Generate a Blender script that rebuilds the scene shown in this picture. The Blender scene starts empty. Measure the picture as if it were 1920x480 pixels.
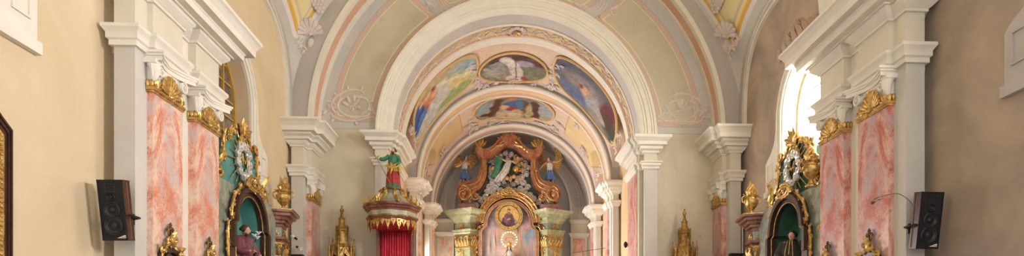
import bpy, math, random
from math import sin, cos, pi, sqrt, atan2, radians, hypot
from mathutils import Vector, Matrix
random.seed(7)
SC = bpy.context.scene
COL = SC.collection
FLOOR = -1.7            # heights are measured from the camera's eye, 1.7 m above the floor

# ------------------------------------------------------------------ camera, world, lamps, exposure
F_PX = 1150.0; YAW = math.atan(0.048)
cam = bpy.data.cameras.new('camera'); camo = bpy.data.objects.new('camera', cam); COL.objects.link(camo)
camo.location = (0, 0, 0); camo.rotation_euler = (pi/2, 0, -YAW)
cam.sensor_fit = 'HORIZONTAL'; cam.sensor_width = 36.0; cam.lens = 36.0*F_PX/1920
cam.shift_x = (960-1002.7)/1920.0
cam.shift_y = (625.3-240)/1920.0
cam.clip_start = 0.1; cam.clip_end = 200
SC.camera = camo
SC.view_settings.view_transform = 'Standard'
SC.view_settings.look = 'None'
SC.view_settings.gamma = 1.0
SC.view_settings.use_curve_mapping = False
SC.view_settings.exposure = 0.7
world = bpy.data.worlds.new('World'); SC.world = world; world.use_nodes = True
bg = world.node_tree.nodes['Background']
bg.inputs[0].default_value = (0.93, 0.96, 1.0, 1); bg.inputs[1].default_value = 1.0

# the daylight comes from the open west end (world) and from the emitting panes of the windows, the chancel's added unseen; strengths here:
PANE_NAVE_RIGHT = 20.0; PANE_NEAR_RIGHT = 48.0; PANE_NEAR_LEFT = 1.0; PANE_CHANCEL_ADDED = 10.0

# ------------------------------------------------------------------ colours and node materials
def srgb(v):
    v /= 255.0
    return v/12.92 if v <= 0.04045 else ((v+0.055)/1.055)**2.4
def C(r, g, b): return (srgb(r), srgb(g), srgb(b), 1.0)

class NT:
    def __init__(s, name, rough=0.8, metal=0.0):
        s.m = bpy.data.materials.new(name); s.m.use_nodes = True; s.t = s.m.node_tree; s.n = s.t.nodes; s.l = s.t.links
        s.b = s.n['Principled BSDF']; s.b.inputs['Roughness'].default_value = rough; s.b.inputs['Metallic'].default_value = metal
    def put(s, sock, v):
        if isinstance(v, bpy.types.NodeSocket): s.l.new(v, sock)
        else: sock.default_value = v
    def math(s, op, a, b=0.0, c=None, clamp=False):
        n = s.n.new('ShaderNodeMath'); n.operation = op; n.use_clamp = clamp
        s.put(n.inputs[0], a); s.put(n.inputs[1], b)
        if c is not None: s.put(n.inputs[2], c)
        return n.outputs[0]
    def mix(s, f, a, b, mode='MIX'):
        n = s.n.new('ShaderNodeMix'); n.data_type = 'RGBA'; n.blend_type = mode
        s.put(n.inputs[0], f); s.put(n.inputs[6], a); s.put(n.inputs[7], b); return n.outputs[2]
    def coord(s):
        n = s.n.new('ShaderNodeTexCoord'); return n.outputs['Object']
    def mapping(s, vec, scale=(1, 1, 1), rot=(0, 0, 0)):
        n = s.n.new('ShaderNodeMapping'); s.l.new(vec, n.inputs[0]); n.inputs['Scale'].default_value = scale
        n.inputs['Rotation'].default_value = rot; return n.outputs[0]
    def noise(s, vec, scale, detail=4, rough=0.55, dist=0.0):
        n = s.n.new('ShaderNodeTexNoise'); s.l.new(vec, n.inputs['Vector']); n.inputs['Scale'].default_value = scale
        n.inputs['Detail'].default_value = detail; n.inputs['Roughness'].default_value = rough; n.inputs['Distortion'].default_value = dist
        return n.outputs[0]
    def ramp(s, f, stops):
        n = s.n.new('ShaderNodeValToRGB'); s.put(n.inputs[0], f); e = n.color_ramp.elements
        while len(e) < len(stops): e.new(0.5)
        for i, (p, c) in enumerate(stops): e[i].position = p; e[i].color = c if len(c) == 4 else (*c, 1)
        return n.outputs[0]
    def step(s, v, lo, hi):           # smooth 0..1
        n = s.n.new('ShaderNodeMapRange'); n.inputs[1].default_value = lo; n.inputs[2].default_value = hi; s.put(n.inputs[0], v)
        return n.outputs[0]
    def xyz(s, vec):
        n = s.n.new('ShaderNodeSeparateXYZ'); s.l.new(vec, n.inputs[0]); return n.outputs
    def color(s, v): s.put(s.b.inputs['Base Color'], v)
    def bump(s, h, strength=0.2, dist=0.02):
        n = s.n.new('ShaderNodeBump'); s.l.new(h, n.inputs['Height']); n.inputs['Strength'].default_value = strength
        n.inputs['Distance'].default_value = dist; s.l.new(n.outputs[0], s.b.inputs['Normal'])

def plaster(name, a, b, scale=1.2, rough=0.85, amount=1.0):
    t = NT(name, rough); v = t.coord()
    n1 = t.noise(v, scale, 5, 0.6, 0.6); f = t.step(n1, 0.5-0.25/amount, 0.5+0.25/amount)
    t.color(t.mix(f, C(*a), C(*b))); t.bump(t.noise(v, 18, 3), 0.08, 0.01); return t.m
def plain(name, a, rough=0.5, metal=0.0, b=None, scale=8):
    t = NT(name, rough, metal); v = t.coord()
    b = b or tuple(int(x*0.86) for x in a)
    t.color(t.mix(t.step(t.noise(v, scale, 3), 0.35, 0.65), C(*a), C(*b))); return t.m
def gilt(name, a, b, rough=0.34, metal=0.85):
    t = NT(name, rough, metal); v = t.coord(); n = t.noise(v, 14, 4)
    t.color(t.mix(t.step(n, 0.35, 0.68), C(*a), C(*b))); t.bump(t.noise(v, 40, 2), 0.25, 0.01); return t.m
def marble(name, base, mid, vein, grey, k=1.0):
    t = NT(name, 0.32); v = t.coord()
    w = t.mapping(v, (1, 1, 0.62), (0.85, 0.45, 0.3))
    n1 = t.noise(w, 1.5*k, 7, 0.66, 1.6); n2 = t.noise(w, 5.0*k, 8, 0.7, 2.6); n3 = t.noise(w, 1.3*k, 5, 0.6, 1.2); n4 = t.noise(w, 13*k, 5, 0.7, 1.0)
    f1 = t.step(t.math('ADD', n1, t.math('MULTIPLY', t.math('SUBTRACT', n4, .5), .35)), 0.43, 0.60)
    col = t.mix(f1, C(*base), C(*mid))
    ve = t.math('ABSOLUTE', t.math('SUBTRACT', n2, 0.5)); ve = t.step(ve, 0.03, 0.0)
    col = t.mix(t.math('MULTIPLY', ve, t.math('MULTIPLY_ADD', f1, 0.7, 0.2)), col, C(*vein))
    gm = t.math('MULTIPLY', t.step(n3, 0.53, 0.62), 0.7)
    col = t.mix(gm, col, C(*grey)); t.color(col); return t.m

M = {}
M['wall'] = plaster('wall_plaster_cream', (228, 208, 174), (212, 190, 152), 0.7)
M['wallR'] = plaster('wall_plaster_dirty_shaded', (190, 170, 146), (152, 134, 124), 0.55, 0.85, 1.5)  # right wall, same plaster: dirt and the dimmer light both mixed into its colour
M['tan'] = plaster('wall_plaster_tan', (214, 204, 182), (202, 190, 166), 0.8)
M['cream'] = plaster('stucco_cream', (238, 232, 218), (226, 218, 202), 2.0)
M['frieze'] = plaster('frieze_yellow', (226, 218, 198), (216, 206, 184), 1.5)
M['grey'] = plaster('pilaster_grey', (212, 207, 196), (200, 194, 184), 1.4)
M['mauve'] = plaster('band_mauve_grey', (196, 188, 180), (182, 174, 168), 1.6)
M['apse'] = plaster('apse_painted_grey', (222, 214, 204), (206, 196, 184), 1.2)
M['pink'] = plaster('band_pink', (226, 186, 160), (216, 170, 142), 1.6)
M['ochre'] = plaster('panel_ochre', (228, 204, 156), (216, 188, 138), 1.2)
M['ornw'] = plaster('ornament_lilac_white', (226, 214, 206), (206, 188, 180), 6)
M['orng'] = plaster('ornament_pale_gold', (228, 196, 140), (214, 176, 118), 6)
M['orntan'] = plaster('ornament_tan', (196, 172, 146), (176, 150, 128), 5)
M['floor'] = plaster('stone_floor', (150, 142, 132), (120, 114, 104), 0.8, 0.5)
M['marL'] = marble('marble_salmon', (240, 212, 190), (224, 150, 122), (190, 86, 62), (206, 194, 190))
M['marR'] = marble('marble_rose', (230, 190, 174), (206, 122, 108), (166, 62, 62), (196, 182, 190))
M['gold'] = gilt('gilding', (232, 196, 124), (160, 118, 56), 0.38, 0.8)
M['gold2'] = gilt('gilding_dull', (196, 158, 92), (140, 104, 52), 0.45, 0.7)
M['silver'] = gilt('silvering', (240, 238, 234), (196, 194, 192), 0.35, 0.55)
M['brown'] = marble('marble_brown', (150, 90, 66), (118, 64, 48), (84, 42, 34), (176, 124, 100), 2)
M['redmar'] = marble('marble_red_brown', (184, 116, 84), (164, 92, 64), (120, 60, 42), (200, 148, 118), 2)
M['mauvemar'] = marble('marble_mauve', (190, 130, 126), (168, 106, 106), (130, 74, 78), (200, 160, 150), 2)
M['green'] = marble('marble_green', (188, 186, 146), (158, 164, 124), (112, 126, 96), (206, 200, 168), 2)
M['grgrey'] = marble('marble_green_grey', (160, 164, 146), (128, 138, 122), (88, 104, 94), (184, 180, 160), 2)
M['teal'] = plain('panel_teal', (96, 158, 146), 0.6, 0, (80, 140, 132), 3)
M['tealD'] = plain('panel_dark_green', (70, 104, 84), 0.6, 0, (54, 86, 72), 3)
M['darkbrown'] = plain('dark_brown_wood', (74, 48, 40), 0.4)
M['framewood'] = plain('frame_wood', (70, 36, 26), 0.3, 0, (48, 24, 18), 12)
M['black'] = plain('black_grille', (26, 26, 30), 0.7)
M['rubber'] = plain('black_rubber', (44, 42, 42), 0.45)
M['walnut'] = plain('speaker_veneer', (120, 78, 58), 0.5, 0, (96, 60, 46), 20)
M['white'] = plain('white_paint', (238, 236, 232), 0.5)
M['red'] = plain('red_curtain', (226, 66, 84), 0.75, 0, (208, 50, 68), 3)
M['skin'] = plain('painted_flesh', (222, 172, 140), 0.5, 0, (208, 154, 124), 20)
M['hair'] = plain('brown_hair', (92, 60, 40), 0.6)
M['hairblack'] = plain('black_hair', (44, 36, 34), 0.6)
M['robeg'] = plain('green_tunic', (74, 138, 104), 0.5, 0.1)
M['robey'] = plain('yellow_mantle', (214, 178, 80), 0.5, 0.1)
M['rober'] = plain('red_robe', (178, 52, 50), 0.5, 0.1)
M['robeb'] = plain('blue_robe', (98, 130, 190), 0.5)
M['robep'] = plain('plum_robe', (140, 74, 88), 0.6)
M['robeu'] = plain('brown_mantle', (128, 66, 52), 0.6)
M['robek'] = plain('black_habit', (52, 42, 42), 0.6)
M['robew'] = plain('white_robe', (226, 222, 212), 0.5)
M['steel'] = gilt('polished_steel', (214, 216, 222), (190, 192, 198), 0.25, 0.9)
M['bronze'] = gilt('bronze', (120, 92, 58), (84, 60, 38), 0.45, 0.7)
M['palebar'] = plain('pale_glazing_bar', (236, 222, 200), 0.5)
M['yellowbar'] = plain('yellow_glazing_bar', (206, 164, 76), 0.5)
M['wire'] = plain('wire_grey', (110, 96, 86), 0.5)

def glass(name, col, emit):
    t = NT(name, 0.25); t.color(C(*col)); t.b.inputs['Emission Color'].default_value = C(*col); t.b.inputs['Emission Strength'].default_value = emit
    return t.m
M['glassR'] = glass('window_glass_bright', (255, 252, 248), PANE_NAVE_RIGHT)
M['glassN'] = glass('window_glass_sunny', (248, 246, 252), PANE_NEAR_RIGHT)
M['glassM'] = glass('window_glass_shaded', (255, 248, 236), PANE_NEAR_LEFT)
M['glassAdded'] = glass('window_glass_added', (246, 246, 252), PANE_CHANCEL_ADDED)
t = NT('window_glass_dim', 0.2); v = t.coord(); t.color(t.mix(t.step(t.noise(v, 3, 4), 0.4, 0.6), C(150, 140, 132), C(104, 92, 88))); M['glassL'] = t.m
M['bulb'] = glass('lamp_glow', (255, 232, 180), 1.1)
t = NT('painted_surface', 0.75); a = t.n.new('ShaderNodeVertexColor'); a.layer_name = 'paint'
nz = t.noise(t.coord(), 6, 5, 0.65, 0.5)
t.color(t.mix(0.28, a.outputs[0], t.mix(t.step(nz, 0.3, 0.7), (0.1, 0.08, 0.07, 1), (0.85, 0.8, 0.75, 1)), 'SOFT_LIGHT')); M['paint'] = t.m

# ------------------------------------------------------------------ mesh builder
WL = {}   # world location of roots
class MB:
    def __init__(s, T=None): s.V = []; s.F = []; s.T = T; s.c = None
    def add(s, V, F):
        b = len(s.V)
        s.V += [s.T(*p) for p in V] if s.T else [tuple(p) for p in V]
        s.F += [[i+b for i in f] for f in F]
    def box(s, x0, x1, y0, y1, z0, z1):
        s.add([(x0, y0, z0), (x1, y0, z0), (x1, y1, z0), (x0, y1, z0), (x0, y0, z1), (x1, y0, z1), (x1, y1, z1), (x0, y1, z1)],
              [(0, 3, 2, 1), (4, 5, 6, 7), (0, 1, 5, 4), (1, 2, 6, 5), (2, 3, 7, 6), (3, 0, 4, 7)])
    def tube(s, P, R, n=8, flat=1.0, up=None):
        P = [Vector(p) for p in P]; m = len(P)
        if not hasattr(R, '__len__'): R = [R]*m
        T0 = [(P[min(i+1, m-1)]-P[max(i-1, 0)]).normalized() for i in range(m)]
        u = Vector(up) if up else (Vector((0, 0, 1)) if abs(T0[0].z) < 0.9 else Vector((1, 0, 0)))
        V = []; F = []
        for i in range(m):
            t_ = T0[i]; a = (u-t_*u.dot(t_))
            a = a.normalized() if a.length > 1e-6 else t_.orthogonal().normalized()
            if up is None: u = a
            b = t_.cross(a)
            for k in range(n):
                q = 2*pi*k/n; V.append(tuple(P[i]+a*(cos(q)*R[i]*flat)+b*(sin(q)*R[i])))
        for i in range(m-1):
            for k in range(n): F.append((i*n+k, i*n+(k+1) % n, (i+1)*n+(k+1) % n, (i+1)*n+k))
        F.append(tuple(reversed(range(n)))); F.append(tuple(range((m-1)*n, m*n)))
        s.add(V, F)
    def lathe(s, prof, o=(0, 0, 0), n=24, lobe=0.0, lobes=0, sq=0, fold=None, sx=1.0, sy=1.0, ph=0.0):
        V = []; F = []
        for j, (r, z) in enumerate(prof):
            for k in range(n):
                q = 2*pi*k/n+ph; rr = r*(1+lobe*cos(lobes*q)) if lobes else r
                V.append((o[0]+rr*cos(q)*sx, o[1]+rr*sin(q)*sy, o[2]+z))
        m = len(prof)
        for j in range(m-1):
            for k in range(n): F.append((j*n+k, j*n+(k+1) % n, (j+1)*n+(k+1) % n, (j+1)*n+k))
        F.append(tuple(reversed(range(n)))); F.append(tuple(range((m-1)*n, m*n)))
        s.add(V, F)
    def ell(s, c, r, rot=None, n=10, m=7):
        R = Matrix.Rotation(rot[1], 3, rot[0]) if rot else Matrix.Identity(3); V = [] ; F = []
        c = Vector(c)
        for j in range(1, m):
            a = pi*j/m
            for k in range(n):
                q = 2*pi*k/n; V.append(tuple(c+R@Vector((r[0]*sin(a)*cos(q), r[1]*sin(a)*sin(q), r[2]*cos(a)))))
        V.append(tuple(c+R@Vector((0, 0, r[2])))); V.append(tuple(c-R@Vector((0, 0, r[2])))); t_ = len(V)-2
        for j in range(m-2):
            for k in range(n): F.append((j*n+k, (j+1)*n+k, (j+1)*n+(k+1) % n, j*n+(k+1) % n))
        for k in range(n): F.append((t_, k, (k+1) % n)); F.append((t_+1, (m-2)*n+(k+1) % n, (m-2)*n+k))
        s.add(V, F)
    def prism(s, poly, c0, c1):        # poly in (a,b); thickness along c
        n = len(poly); V = [(a, b, c0) for a, b in poly]+[(a, b, c1) for a, b in poly]
        F = [tuple(reversed(range(n))), tuple(range(n, 2*n))]+[(i, (i+1) % n, n+(i+1) % n, n+i) for i in range(n)]
        s.add(V, F)
    def strip(s, A, B, c0, c1):        # band between two polylines of equal length, (a,b) plane, thick along c
        n = len(A); V = [(a, b, c) for c in (c0, c1) for (a, b) in list(A)+list(B)]; F = []; m = 2*n
        for i in range(n-1):
            F.append((i, i+1, n+i+1, n+i)); F.append((m+i, m+n+i, m+n+i+1, m+i+1))
            F.append((i, m+i, m+i+1, i+1)); F.append((n+i, n+i+1, m+n+i+1, m+n+i))
        F.append((0, n, m+n, m)); F.append((n-1, m+n-1, m+2*n-1, 2*n-1)); s.add(V, F)
    def sweep(s, path, prof, side=1, closed=False):     # plan path (x,y), profile (offset,z)
        n = len(path); N = []
        for i in range(n):
            def nrm(a, b):
                dx, dy = b[0]-a[0], b[1]-a[1]; L = hypot(dx, dy); return (dy/L*side, -dx/L*side)
            if closed or 0 < i < n-1:
                n1 = nrm(path[i-1], path[i]); n2 = nrm(path[i], path[(i+1) % n])
                d = 1+n1[0]*n2[0]+n1[1]*n2[1]; N.append(((n1[0]+n2[0])/d, (n1[1]+n2[1])/d))
            elif i == 0: N.append(nrm(path[0], path[1]))
            else: N.append(nrm(path[-2], path[-1]))
        m = len(prof); V = []; F = []
        for i in range(n):
            for (o, z) in prof: V.append((path[i][0]+N[i][0]*o, path[i][1]+N[i][1]*o, z))
        for i in range(n if closed else n-1):
            j = (i+1) % n
            for k in range(m): F.append((i*m+k, j*m+k, j*m+(k+1) % m, i*m+(k+1) % m))
        if not closed: F.append(tuple(range(m))); F.append(tuple(reversed(range((n-1)*m, n*m))))
        s.add(V, F)
    def arch(s, cx, cz, prof, a0=0.0, a1=pi, n=64, closed=True):   # prof (r,y) revolved about the y axis
        m = len(prof); V = []; F = []
        for i in range(n+1):
            q = a0+(a1-a0)*i/n
            for (r, y) in prof: V.append((cx+r*cos(q), y, cz+r*sin(q)))
        for i in range(n):
            for k in range(m if closed else m-1): F.append((i*m+k, (i+1)*m+k, (i+1)*m+(k+1) % m, i*m+(k+1) % m))
        s.add(V, F)
    def build(s, name, mat, parent=None, local=False, smooth=35, kind=None):
        me = bpy.data.meshes.new(name)
        off = Vector((0, 0, 0))
        if parent is not None and not local: off = Vector(WL.get(parent.name, (0, 0, 0)))
        me.from_pydata([tuple(Vector(v)-off) for v in s.V], [], s.F); me.validate(); me.update()
        import bmesh
        b = bmesh.new(); b.from_mesh(me); bmesh.ops.recalc_face_normals(b, faces=b.faces); b.to_mesh(me); b.free()
        if mat: me.materials.append(mat)
        if smooth:
            me.polygons.foreach_set('use_smooth', [True]*len(me.polygons)); me.set_sharp_from_angle(angle=radians(smooth))
        o = bpy.data.objects.new(name, me); COL.objects.link(o)
        if parent is not None: o.parent = parent; WL[o.name] = tuple(off)
        if kind: o['kind'] = kind
        return o
def thing(name, label, cat, loc=(0, 0, 0), rotz=0.0, group=None):
    o = bpy.data.objects.new(name, None); COL.objects.link(o); o.empty_display_size = 0.1
    o.location = loc; o.rotation_euler = (0, 0, rotz); WL[o.name] = tuple(loc)
    o['label'] = label; o['category'] = cat
    if group: o['group'] = group
    return o
def tag(o, label, cat, group=None):
    o['label'] = label; o['category'] = cat
    if group: o['group'] = group
    return o
def struct(name, mb, mat, **k): return mb.build(name, mat, kind='structure', **k)
def copy_tree(o, parent=None):
    c = o.copy(); COL.objects.link(c); c.parent = parent
    for ch in [x for x in bpy.data.objects if x.parent == o]: copy_tree(ch, c)
    return c
def frame(o, u, v, w):
    o = Vector(o); u = Vector(u); v = Vector(v); w = Vector(w)
    return lambda a, b, c: tuple(o+u*a+v*b+w*c)
def at(px, py, Y):            # a point of the photograph's frame at distance Y, only used to take measurements
    t_ = math.tan(YAW); c_ = cos(YAW); s_ = sin(YAW); a = (px-1002.7)/F_PX
    X = Y*(a*c_+s_)/(c_-a*s_); return (X, Y, (625.3-py)/F_PX*(X*s_+Y*c_))
def atX(px, py, X):
    c_ = cos(YAW); s_ = sin(YAW); a = (px-1002.7)/F_PX; Y = X*(c_-a*s_)/(a*c_+s_)
    return (X, Y, (625.3-py)/F_PX*(X*s_+Y*c_))

# ------------------------------------------------------------------ ornament vocabulary, drawn in a surface frame (a right, b up, c out)
def crom(P, k=6):
    out = []; n = len(P)
    for i in range(n-1):
        p0 = Vector(P[max(i-1, 0)]); p1 = Vector(P[i]); p2 = Vector(P[i+1]); p3 = Vector(P[min(i+2, n-1)])
        for j in range(k):
            t_ = j/k; out.append(0.5*((2*p1)+(p2-p0)*t_+(2*p0-5*p1+4*p2-p3)*t_*t_+(3*p1-p0-3*p2+p3)*t_**3))
    out.append(Vector(P[-1])); return out
def curve(mb, P, r0, r1=None, c=0.0, n=6, k=5, flat=0.8):
    Q = crom([(p[0], p[1], c if len(p) < 3 else p[2]) for p in P], k); r1 = r0 if r1 is None else r1; m = len(Q)
    mb.tube([tuple(q) for q in Q], [r0+(r1-r0)*i/(m-1) for i in range(m)], n, flat, up=(0, 0, 1))
def spiral(mb, ca, cb, r, a0, turns, rad, c=0.0, n=6, sgn=1):
    P = []; m = max(6, int(10*abs(turns)))
    for i in range(m+1):
        f = i/m; q = a0+sgn*2*pi*turns*f; rr = r*(1-0.85*f); P.append((ca+rr*cos(q), cb+rr*sin(q), c+rad*0.4*f))
    mb.tube(P, [rad*(1-0.5*i/m) for i in range(m+1)], n, 0.8, up=(0, 0, 1)); mb.ell((ca, cb, c+rad*0.5), (rad*1.1, rad*1.1, rad*0.9), n=7, m=5)
def petal(mb, a, b, ang, ln, wd, c=0.0, lift=0.3, th=0.35):
    ca, sa = cos(ang), sin(ang); V = []; prof = [(0, .35), (.25, .85), (.55, 1.0), (.8, .7), (1.0, .12)]
    for (t_, w) in prof:
        x = t_*ln; h = c+lift*ln*t_*t_; ww = w*wd/2
        for (o, hh) in ((-1, 0), (-.5, .7), (0, 1), (.5, .7), (1, 0)):
            V.append((a+ca*x-sa*ww*o, b+sa*x+ca*ww*o, h+hh*ww*th*2))
    n = len(prof); F = [(i*5+j, i*5+j+1, (i+1)*5+j+1, (i+1)*5+j) for i in range(n-1) for j in range(4)]
    F += [(0, 1, 2, 3, 4), tuple(range(n*5-1, n*5-6, -1))]
    F += [tuple([i*5 for i in range(n)]+[i*5+4 for i in reversed(range(n))])] if False else [(i*5, (i+1)*5, (i+1)*5+4, i*5+4) for i in range(n-1)]
    mb.add(V, F)
def shell(mb, a, b, r, ribs=9, c=0.0, spread=1.25, ang=pi/2, drop=0.55):
    for i in range(ribs):
        f = (i/(ribs-1)-0.5)*2; q = ang+f*spread; L = r*(1-0.10*abs(f)); w = L*spread/(ribs-1)*1.02; d = (cos(q), sin(q))
        mb.tube([(a+d[0]*L*t_, b+d[1]*L*t_, c+.10*r*t_) for t_ in (.12, .45, .8, .93, 1.0)], [w*.22, w*.5, w*.88, w*.8, w*.35], 8, .7, up=(0, 0, 1))
    mb.ell((a, b, c+r*.08), (r*.17, r*.14, r*.12), n=8, m=5)
    for s_ in (-1, 1): spiral(mb, a+s_*sin(ang)*r*.28, b-abs(cos(ang))*0-r*.04, r*.13, pi/2, 1.2, r*.04, c+r*.08, sgn=s_)
def rocaille(mb, P, w, seed=1, c=0.0, dens=1.0, core=True):
    rnd = random.Random(seed); Q = crom([(p[0], p[1], c) for p in P], 6); L = sum((Q[i+1]-Q[i]).length for i in range(len(Q)-1))
    if core: mb.tube([tuple(q) for q in Q], w*0.16, 6, 0.8, up=(0, 0, 1))
    n = max(2, int(L/w*1.1*dens))
    for i in range(n):
        q = Q[int(i/(n-1)*(len(Q)-2))] if n > 1 else Q[0]; q2 = Q[min(int(i/(n-1)*(len(Q)-2))+1, len(Q)-1)]
        d = atan2(q2.y-q.y, q2.x-q.x); sd = 1 if i % 2 else -1
        spiral(mb, q.x-sin(d)*sd*w*.3, q.y+cos(d)*sd*w*.3, w*.26, d-sd*pi/2, 1.1, w*.075, c+.03*w, sgn=sd)
        for k in range(2):
            petal(mb, q.x, q.y, d+sd*(0.5+0.5*k)+rnd.uniform(-.2, .2), w*rnd.uniform(.45, .7), w*.24, c, .25)
def cartouche(mb, a, b, w, h, c=0.0, r=0.03, mir=1):
    X = lambda p: [(a+mir*x*w/2, b+y*h/2) for x, y in p]
    curve(mb, X([(-.62, -.55), (-.78, -.1), (-.6, .45), (-.15, .8), (.25, .8), (.4, .62), (.28, .5)]), r, r*.7, c)
    curve(mb, X([(-.15, .42), (-.42, .3), (-.55, -.1), (-.4, -.5), (0, -.75), (.3, -.72)]), r, r*.7, c)
    curve(mb, X([(.1, .45), (.45, .35), (.62, 0), (.5, -.4), (.3, -.6)]), r, r*.7, c)
    curve(mb, X([(-.98, -.35), (-1.05, -.6), (-.8, -.55), (-.7, -.75), (-.3, -.95), (.2, -.9), (.7, -.72), (1.0, -.85)]), r*1.2, r*.6, c)
    curve(mb, X([(-.9, -.2), (-.6, -.15), (-.75, .1), (-.95, .15)]), r, r*.5, c)
    curve(mb, X([(1.0, -.55), (.78, -.45), (.75, -.15), (.9, .0)]), r, r*.5, c)
    for (x, y, g) in ((0, 0, .3), (.12, -.12, -.4), (-.14, -.1, 2.6), (.05, .16, 1.5), (-.1, .1, 2.0), (.1, .06, .8)):
        petal(mb, a+mir*x*w/2, b+y*h/2, g if mir > 0 else pi-g, w*.12, w*.07, c)
    spiral(mb, a, b-.25*h/2, w*.07, 0, 1.2, r*.7, c)
    for (x, y, g) in ((-.6, .45, 2.2), (-.15, .8, 1.9), (.3, .82, 1.0), (-.78, -.1, 3.0), (.62, .1, .3), (.55, -.3, -.2), (-.7, -.8, 4.2), (.1, -.95, 5.0), (.8, -.8, 5.6), (-1, -.4, 2.9)):
        petal(mb, a+mir*x*w/2, b+y*h/2, g if mir > 0 else pi-g, w*.085, w*.06, c)
def panel_paint(name, S, outline, layers, base, parent, rings=36, secs=96, local=False):
    """a painted panel: polar grid inside an outline (u,v), S(u,v) -> surface point; colours are the picture itself"""
    pts = [(0.0, 0.0)]
    cu = sum(p[0] for p in outline)/len(outline); cv = sum(p[1] for p in outline)/len(outline)
    Pn = len(outline); acc = []
    for k in range(secs):
        f = k/secs*Pn; i = int(f); g = f-i; p = outline[i % Pn]; q = outline[(i+1) % Pn]; acc.append((p[0]+(q[0]-p[0])*g, p[1]+(q[1]-p[1])*g))
    UV = [(cu, cv)]; F = []
    for j in range(1, rings+1):
        for k in range(secs): UV.append((cu+(acc[k][0]-cu)*j/rings, cv+(acc[k][1]-cv)*j/rings))
    for k in range(secs): F.append((0, 1+k, 1+(k+1) % secs))
    for j in range(rings-1):
        for k in range(secs):
            a_ = 1+j*secs+k; b_ = 1+j*secs+(k+1) % secs; F.append((a_, a_+secs, b_+secs, b_))
    mb = MB(); mb.V = [S(u, v) for u, v in UV]; mb.F = F
    o = mb.build(name, M['paint'], parent, local=local, smooth=60)
    ca = o.data.color_attributes.new('paint', 'FLOAT_COLOR', 'POINT')
    us = [p[0] for p in outline]; vs = [p[1] for p in outline]; u0, u1, v0, v1 = min(us), max(us), min(vs), max(vs)
    from mathutils import noise as mn
    for i, (u, v) in enumerate(UV):
        x = (u-u0)/(u1-u0); y = (v-v0)/(v1-v0)
        wx = x+0.03*mn.noise((x*7, y*7, 3))+.012*mn.noise((x*25, y*25, 5)); wy = y+0.03*mn.noise((x*7, y*7, 9))+.012*mn.noise((x*25, y*25, 8))
        col = base(wx, wy)
        for L in layers:
            if L[0] == 'e':
                _, cx_, cy_, rx, ry, rot, rgb = L[:7]; soft = L[7] if len(L) > 7 else .25
                dx, dy = wx-cx_, wy-cy_; xr = dx*cos(rot)+dy*sin(rot); yr = -dx*sin(rot)+dy*cos(rot)
                d = sqrt((xr/rx)**2+(yr/ry)**2)
            else:
                _, p, q, wd, rgb = L[:5]; soft = L[5] if len(L) > 5 else .3
                px, py = q[0]-p[0], q[1]-p[1]; tt = max(0, min(1, ((wx-p[0])*px+(wy-p[1])*py)/(px*px+py*py)))
                d = hypot(wx-p[0]-px*tt, wy-p[1]-py*tt)/wd
            soft *= .5; k = max(0, min(1, (1+soft-d)/(2*soft)))
            col = tuple(col[n_]*(1-k)+rgb[n_]*k for n_ in range(3))
        sh = 1+.14*mn.noise((x*14, y*14, 1))+.12*mn.noise((x*40, y*40, 2))
        ca.data[i].color = (*[srgb(max(0, min(255, c_*sh))) for c_ in col], 1)
    return o
def grad(*cols):
    def f(x, y):
        y = max(0, min(.999, y))*(len(cols)-1); i = int(y); g = y-i; return tuple(cols[i][k]*(1-g)+cols[i+1][k]*g for k in range(3))
    return f
# ================================================================== THE SETTING
EX = 0.42                      # axis of the nave
CX = 0.37                      # axis of the chancel
XL, XR = -6.11, 6.95           # side walls of the nave
Z0, ZT, ZM = 5.95, 12.6, 3.82
def R2(x): return 2*EX-x       # mirror about the nave axis

fl = MB(); fl.box(-8, 8.8, -4, 32, FLOOR-.2, FLOOR); struct('floor', fl, M['floor'])

def side_wall(name, sgn, x, wins, mat, y0=-3.0, y1=18.6):
    """wall in the plane X=x; a runs along Y, b up, c outward from the room; wins = (yc, half, sill, spring)"""
    T = lambda a, b, c: (x+sgn*c, a, b)
    mb = MB(T); th = 0.55; prev = y0
    for (yc, hw, sill, spr) in sorted(wins):
        mb.prism([(prev, FLOOR), (yc-hw, FLOOR), (yc-hw, ZT), (prev, ZT)], 0, th)
        mb.prism([(yc-hw, FLOOR), (yc+hw, FLOOR), (yc+hw, sill), (yc-hw, sill)], 0, th)
        A = [(yc-hw*cos(pi*i/24), spr+hw*sin(pi*i/24)) for i in range(25)]
        B = [(yc-hw*cos(pi*i/24), ZT) for i in range(25)]
        mb.strip(A, B, 0, th); prev = yc+hw
    mb.prism([(prev, FLOOR), (y1, FLOOR), (y1, ZT), (prev, ZT)], 0, th)
    return struct(name, mb, mat, smooth=20)
WIN_L = [(6.03, 1.2, 4.1, 5.6), (13.75, 1.2, 3.9, 5.35)]
WIN_R = [(5.95, 1.2, 3.7, 5.4), (13.75, 1.2, 3.9, 5.35)]
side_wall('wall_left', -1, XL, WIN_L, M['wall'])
side_wall('wall_right', 1, XR, WIN_R, M['wallR'])

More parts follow.
